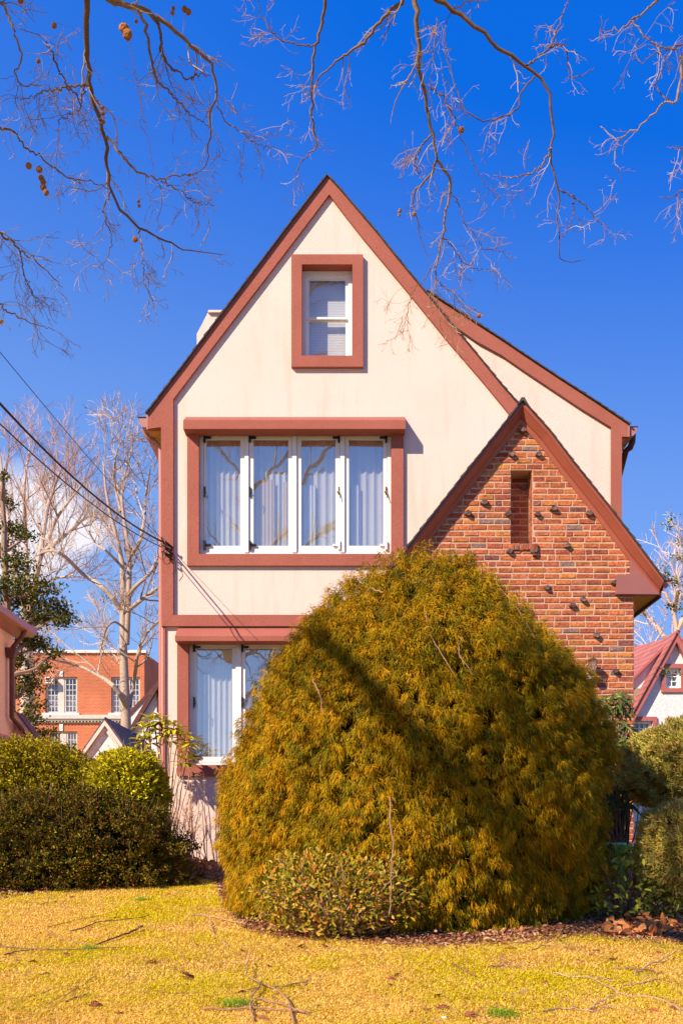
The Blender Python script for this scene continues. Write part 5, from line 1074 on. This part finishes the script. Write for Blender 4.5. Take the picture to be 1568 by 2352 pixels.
# heap of larger orange leaves bottom right and left corner
def drift(name, label, pxs, pys, n, L_):
    P_ = np.array([gpt(rng.uniform(*pxs), rng.uniform(*pys), .02+.05*rng.random()) for _ in range(n)]); D_ = rdir(n)*np.array([1, 1, .5])
    mb = MB(); mb.bigleaves(P_, D_, nrm(rdir(n)*.8+np.array([0, -.3, 1])), L_*rng.uniform(.6, 1.3, n), L_*.75, pick(n, [(.62, .22, .06), (.50, .17, .05), (.70, .32, .12)]), .35); mb.build(name, M['dry'], label=label, category='leaf drift', kind='stuff')
drift('leaf_drift', 'drift of big rusty orange leaves at the right end of the mulch bed', (1400, 1545), (2122, 2158), 110, .085)
drift('leaf_drift', 'drift of brown leaves in the corner between the left hedge and the house', (330, 480), (1975, 2003), 130, .09)
# individual dry leaves on the lawn
def make_leaf(L_):
    mb = MB(); n = 5; D_ = np.array([[math.cos(t), math.sin(t), .25] for t in np.linspace(-1.1, 1.1, n)]); ln = np.array([.6, .85, 1, .85, .6])*L_
    mb.bigleaves(np.zeros((n, 3)), D_, np.tile([0, 0, 1.], (n, 1)), ln, ln*.55, pick(n, [(.36, .12, .045)], None, .15), .35); mb.tube([(0, 0, 0), (-.3*L_, .02, .01), (-.7*L_, .03, .03)], .0012, 4, (.4, .2, .1)); return mb
lf = make_leaf(.055).build('dry_leaf', M['dry'])
spots = [(103, 2245), (210, 2110), (160, 2065), (130, 2077), (270, 2112), (450, 2176), (420, 2252), (215, 2320), (148, 2200), (272, 2337), (340, 2215), (415, 2070), (455, 2035), (660, 2175), (690, 2180), (745, 2090+90), (908, 2256), (895, 2268), (1066, 2300), (1013, 2321), (1014, 2326), (978, 2328), (1070, 2342), (1007, 2294), (905, 2248), (1040, 2205), (1175, 2184), (1255, 2262), (1330, 2212), (1410, 2210), (1495, 2325), (1545, 2320), (1510, 2192), (1360, 2160+30), (620, 2225), (560, 2150+40), (70, 2215), (30, 2305), (40, 2212), (545, 2288), (612, 2345), (205, 2140)]
for i, (a_, b_) in enumerate(spots):
    o = lf if i == 0 else lf.copy()
    if i: COL.objects.link(o)
    p = gpt(a_, b_, .018); o.location = p; o.rotation_euler = (random.uniform(-.5, .5), random.uniform(-.5, .5), random.uniform(0, 6.28)); s_ = random.uniform(.6, 1.3); o.scale = (s_, s_, s_*random.uniform(.6, 1.6))
    o['label'] = 'small curled brown dry leaf lying on the yellow lawn'; o['category'] = 'leaf'; o['group'] = 'dry leaves scattered on the lawn'
lb_ = make_leaf(.10).build('dry_leaf', M['dry'], label='largest crumpled rust-brown leaf on the lawn near the middle bottom', category='leaf', group='dry leaves scattered on the lawn'); lb_.location = gpt(422, 2250, .03); lb_.rotation_euler = (.3, .2, 1)
# sticks
LC = lambda L_: [(a_*.5, 1944.3+b_*.5) for a_, b_ in L_]; RC = lambda L_: [(784+a_*.5, 1944.3+b_*.5) for a_, b_ in L_]
def stick(lines, label, col=(.40, .22, .14)):
    b = gpt(*lines[0][0][0]); t = thing('fallen_stick', b, label, 'stick', 'fallen sticks on the lawn') ; mb = MB()
    for l_, r0, r1, lift in lines:
        P_ = np.array([gpt(a_, b_, r0+.016) for a_, b_ in l_]); P_[:, 2] += np.linspace(0, lift, len(P_)); P_ = smoothline(P_, 14, .004); mb.tubes(P_[None], np.linspace(r0, r1, 14)[None], 6, np.array([col]), True)
        k = 4; C, R_ = grow(P_[None], np.linspace(r0, r1, 14)[None], k, .08, .8, (0, 0, .25), 4, .2, .95, .5, .15, .0012); mb.tubes(C, R_, 4, np.tile(col, (len(C), 1)))
    mb.build('wood', M['bark'], t)
dk, lt, rd = (.24, .12, .075), (.44, .27, .17), (.36, .18, .10)
stick([(LC([(-30, 445), (0, 465), (30, 480), (100, 480), (210, 487), (300, 490), (370, 488), (440, 480), (560, 478)]), .007, .003, 0), (LC([(20, 512), (70, 495), (150, 487)]), .005, .004, 0)], 'long forked stick running in from the left edge of the lawn', dk)
stick([(LC([(215, 400), (270, 430), (340, 450), (400, 465)]), .006, .005, 0)], 'straight brown stick pointing at the left green tuft', rd)
stick([(LC([(440, 465), (500, 445), (560, 430), (610, 415), (655, 395)]), .005, .009, .03)], 'thick dark stick sloping up to the right of the left green tuft', dk)
stick([(LC([(325, 400), (380, 390), (430, 370), (490, 355), (560, 352), (620, 345), (690, 330)]), .006, .003, .01)], 'curved dark stick lying farther back than the forked one', dk)
stick([(LC([(220, 380), (330, 355), (420, 335), (560, 300), (640, 290)]), .003, .002, 0)], 'thin straight twig behind the curved dark stick', rd)
stick([(LC([(-20, 722), (100, 715), (180, 695), (250, 665), (330, 652)]), .004, .002, 0)], 'thin stick entering from the lower left edge', rd)
stick([(LC([(140, 782), (230, 730), (300, 700), (400, 640), (440, 610)]), .004, .002, 0)], 'long thin diagonal stick at the lower left, parallel to the short dark one', rd)
stick([(LC([(300, 730), (350, 715), (410, 692)]), .005, .003, 0)], 'short dark stick at the lower left', dk)
stick([(LC([(620, 683), (720, 685), (830, 688), (910, 685)]), .004, .002, 0)], 'level pale reddish stick in the middle of the lower lawn', rd)
stick([(LC([(1350, 830), (1335, 770), (1320, 720), (1270, 680), (1200, 660), (1145, 650), (1130, 620), (1140, 580), (1135, 550)]), .0065, .003, .04), (LC([(1110, 690), (1160, 670), (1190, 660)]), .004, .004, 0), (LC([(1165, 820), (1150, 760), (1160, 720), (1200, 660)]), .006, .005, .03), (LC([(1240, 665), (1330, 660), (1400, 645), (1475, 645)]), .006, .003, .02), (LC([(930, 765), (1040, 768), (1150, 760), (1250, 765), (1330, 775), (1420, 780)]), .006, .004, 0), (LC([(1180, 715), (1250, 730), (1330, 760), (1400, 790)]), .005, .004, .01)], 'biggest tangled reddish branch at the bottom middle of the lawn', (.36, .19, .11))
stick([(LC([(870, 328), (940, 325), (1010, 345), (1075, 360), (1130, 365)]), .006, .004, 0), (LC([(1130, 362), (1200, 325), (1250, 290), (1310, 275), (1370, 268)]), .006, .003, .04), (LC([(1080, 350), (1090, 320), (1095, 285)]), .003, .002, .0)], 'forked pale stick at the left foot of the golden cypress', lt)
stick([(LC([(895, 293), (960, 305), (1040, 312)]), .004, .003, 0)], 'dark stick just behind the forked one by the cypress foot', dk)
stick([(LC([(965, 350), (980, 400), (985, 430), (1030, 450), (1050, 475)]), .005, .003, 0)], 'crooked pale stick pointing at the viewer in front of the cypress foot', lt)
stick([(LC([(80, 262), (150, 265), (200, 275), (225, 262)]), .005, .003, 0), (LC([(222, 255), (214, 220), (210, 190)]), .003, .002, .08)], 'small stick with an upright twig near the left hedge', rd)
stick([(RC([(670, 568), (730, 562), (825, 565)]), .006, .004, 0), (RC([(730, 562), (730, 540)]), .003, .002, .05)], 'short straight stick in the middle right of the lawn', rd)
stick([(RC([(1235, 572), (1320, 575), (1400, 580), (1480, 598)]), .006, .003, 0)], 'level stick at the right crossed by a paler one', rd)
stick([(RC([(1345, 605), (1400, 570), (1460, 545), (1520, 520)]), .005, .004, .02)], 'stick rising diagonally toward the right edge', (.5, .3, .2))
stick([(RC([(975, 597), (1050, 612), (1115, 618), (1200, 620), (1250, 632)]), .005, .003, 0)], 'bleached pale stick right of the middle', (.5, .34, .22))
stick([(RC([(1170, 630), (1240, 665), (1310, 705), (1400, 705), (1480, 720), (1530, 750), (1578, 785)]), .004, .007, 0)], 'long pale bent stick leaving at the lower right edge', lt)
stick([(RC([(920, 775), (1000, 762), (1080, 762), (1160, 772), (1240, 760)]), .005, .003, 0), (RC([(1130, 768), (1200, 735), (1260, 712)]), .005, .003, .02)], 'forked light stick at the bottom right', lt)
stick([(RC([(500, 550), (560, 585), (620, 610)]), .004, .003, 0)], 'thin dark stick slanting down to the right in mid lawn', dk)
stick([(RC([(870, 490), (940, 468), (1000, 475), (1060, 490)]), .004, .003, .02)], 'arched thin stick close to the mulch on the right', rd)
stick([(RC([(720, 695), (780, 690), (860, 680)]), .004, .003, 0)], 'faint short stick low in the right half of the lawn', lt)
stick([(RC([(1290, 655), (1370, 645), (1460, 622)]), .004, .003, 0)], 'slender stick between the level stick and the long bent one at right', lt)
# green tufts
for (a_, b_, r_, k, lab) in ((327, 2071, .06, 260, 'small dark green grass tuft near the left hedge'), (205, 2184, .05, 220, 'green grass tuft where the left sticks meet'), (538, 2314, .07, 420, 'bright green grass tuft beside the tangled branch'), (1153, 2337, .07, 420, 'bright green grass tuft at the bottom right edge of the lawn')):
    c = gpt(a_, b_); n = k//2; P_ = c+np.stack([rng.normal(size=n)*r_*.6, rng.normal(size=n)*r_*.45, np.zeros(n)], 1); P_[:, 2] = gz(P_[:, 1]); D_ = nrm(rdir(n)*.6+np.array([0, 0, 1.])); D_[:, 2] = np.abs(D_[:, 2])
    mb = MB(); Q = P_[:, None]+D_[:, None]*(.05*rng.uniform(.5, 1.2, (n, 1, 1)))*np.linspace(0, 1, 3)[None, :, None]; Q[:, 2, :2] += rng.normal(size=(n, 2))*.008; mb.tubes(Q, np.tile([.0022, .002, .0005], (n, 1)), 3, pick(n, [(.20, .42, .03), (.36, .52, .03), (.14, .33, .03), (.5, .5, .05)])); mb.build('grass_tuft', M['grass'], label=lab, category='grass tuft', group='green tufts in the yellow lawn')
# pebbles
M['pebble'] = simple('pale_pebble', (.62, .52, .45), (.75, .66, .58), 30, .8, 60, .5)
for (a_, b_, r_) in ((1347, 2160, .018), (1127, 2178, .014), (1136, 2172, .012), (1024, 2175, .02), (1185, 2172, .014), (1020, 2343, .022), (985, 2173, .012), (1241, 2185, .012)):
    c = gpt(a_, b_, r_*.35); nu, nv = 10, 7; Am, Bm = np.meshgrid(np.linspace(0, 2*math.pi, nu, endpoint=False), np.linspace(-math.pi/2, math.pi/2, nv)); dd = np.stack([np.cos(Am)*np.cos(Bm), np.sin(Am)*np.cos(Bm)*.8, np.sin(Bm)*.55], -1).reshape(-1, 3)
    V = c+dd*r_*(1+.10*rng.normal(size=(len(dd), 1))); idx = np.arange(nu*nv).reshape(nv, nu); nx = np.roll(idx, -1, 1); mb = MB(); mb.raw(V, np.stack([idx[:-1], nx[:-1], nx[1:], idx[1:]], -1).reshape(-1, 4), 4)
    mb.build('pebble', M['pebble'], smooth=True, label='small pale pebble along the edge of the mulch', category='pebble', group='pale pebbles along the mulch edge')
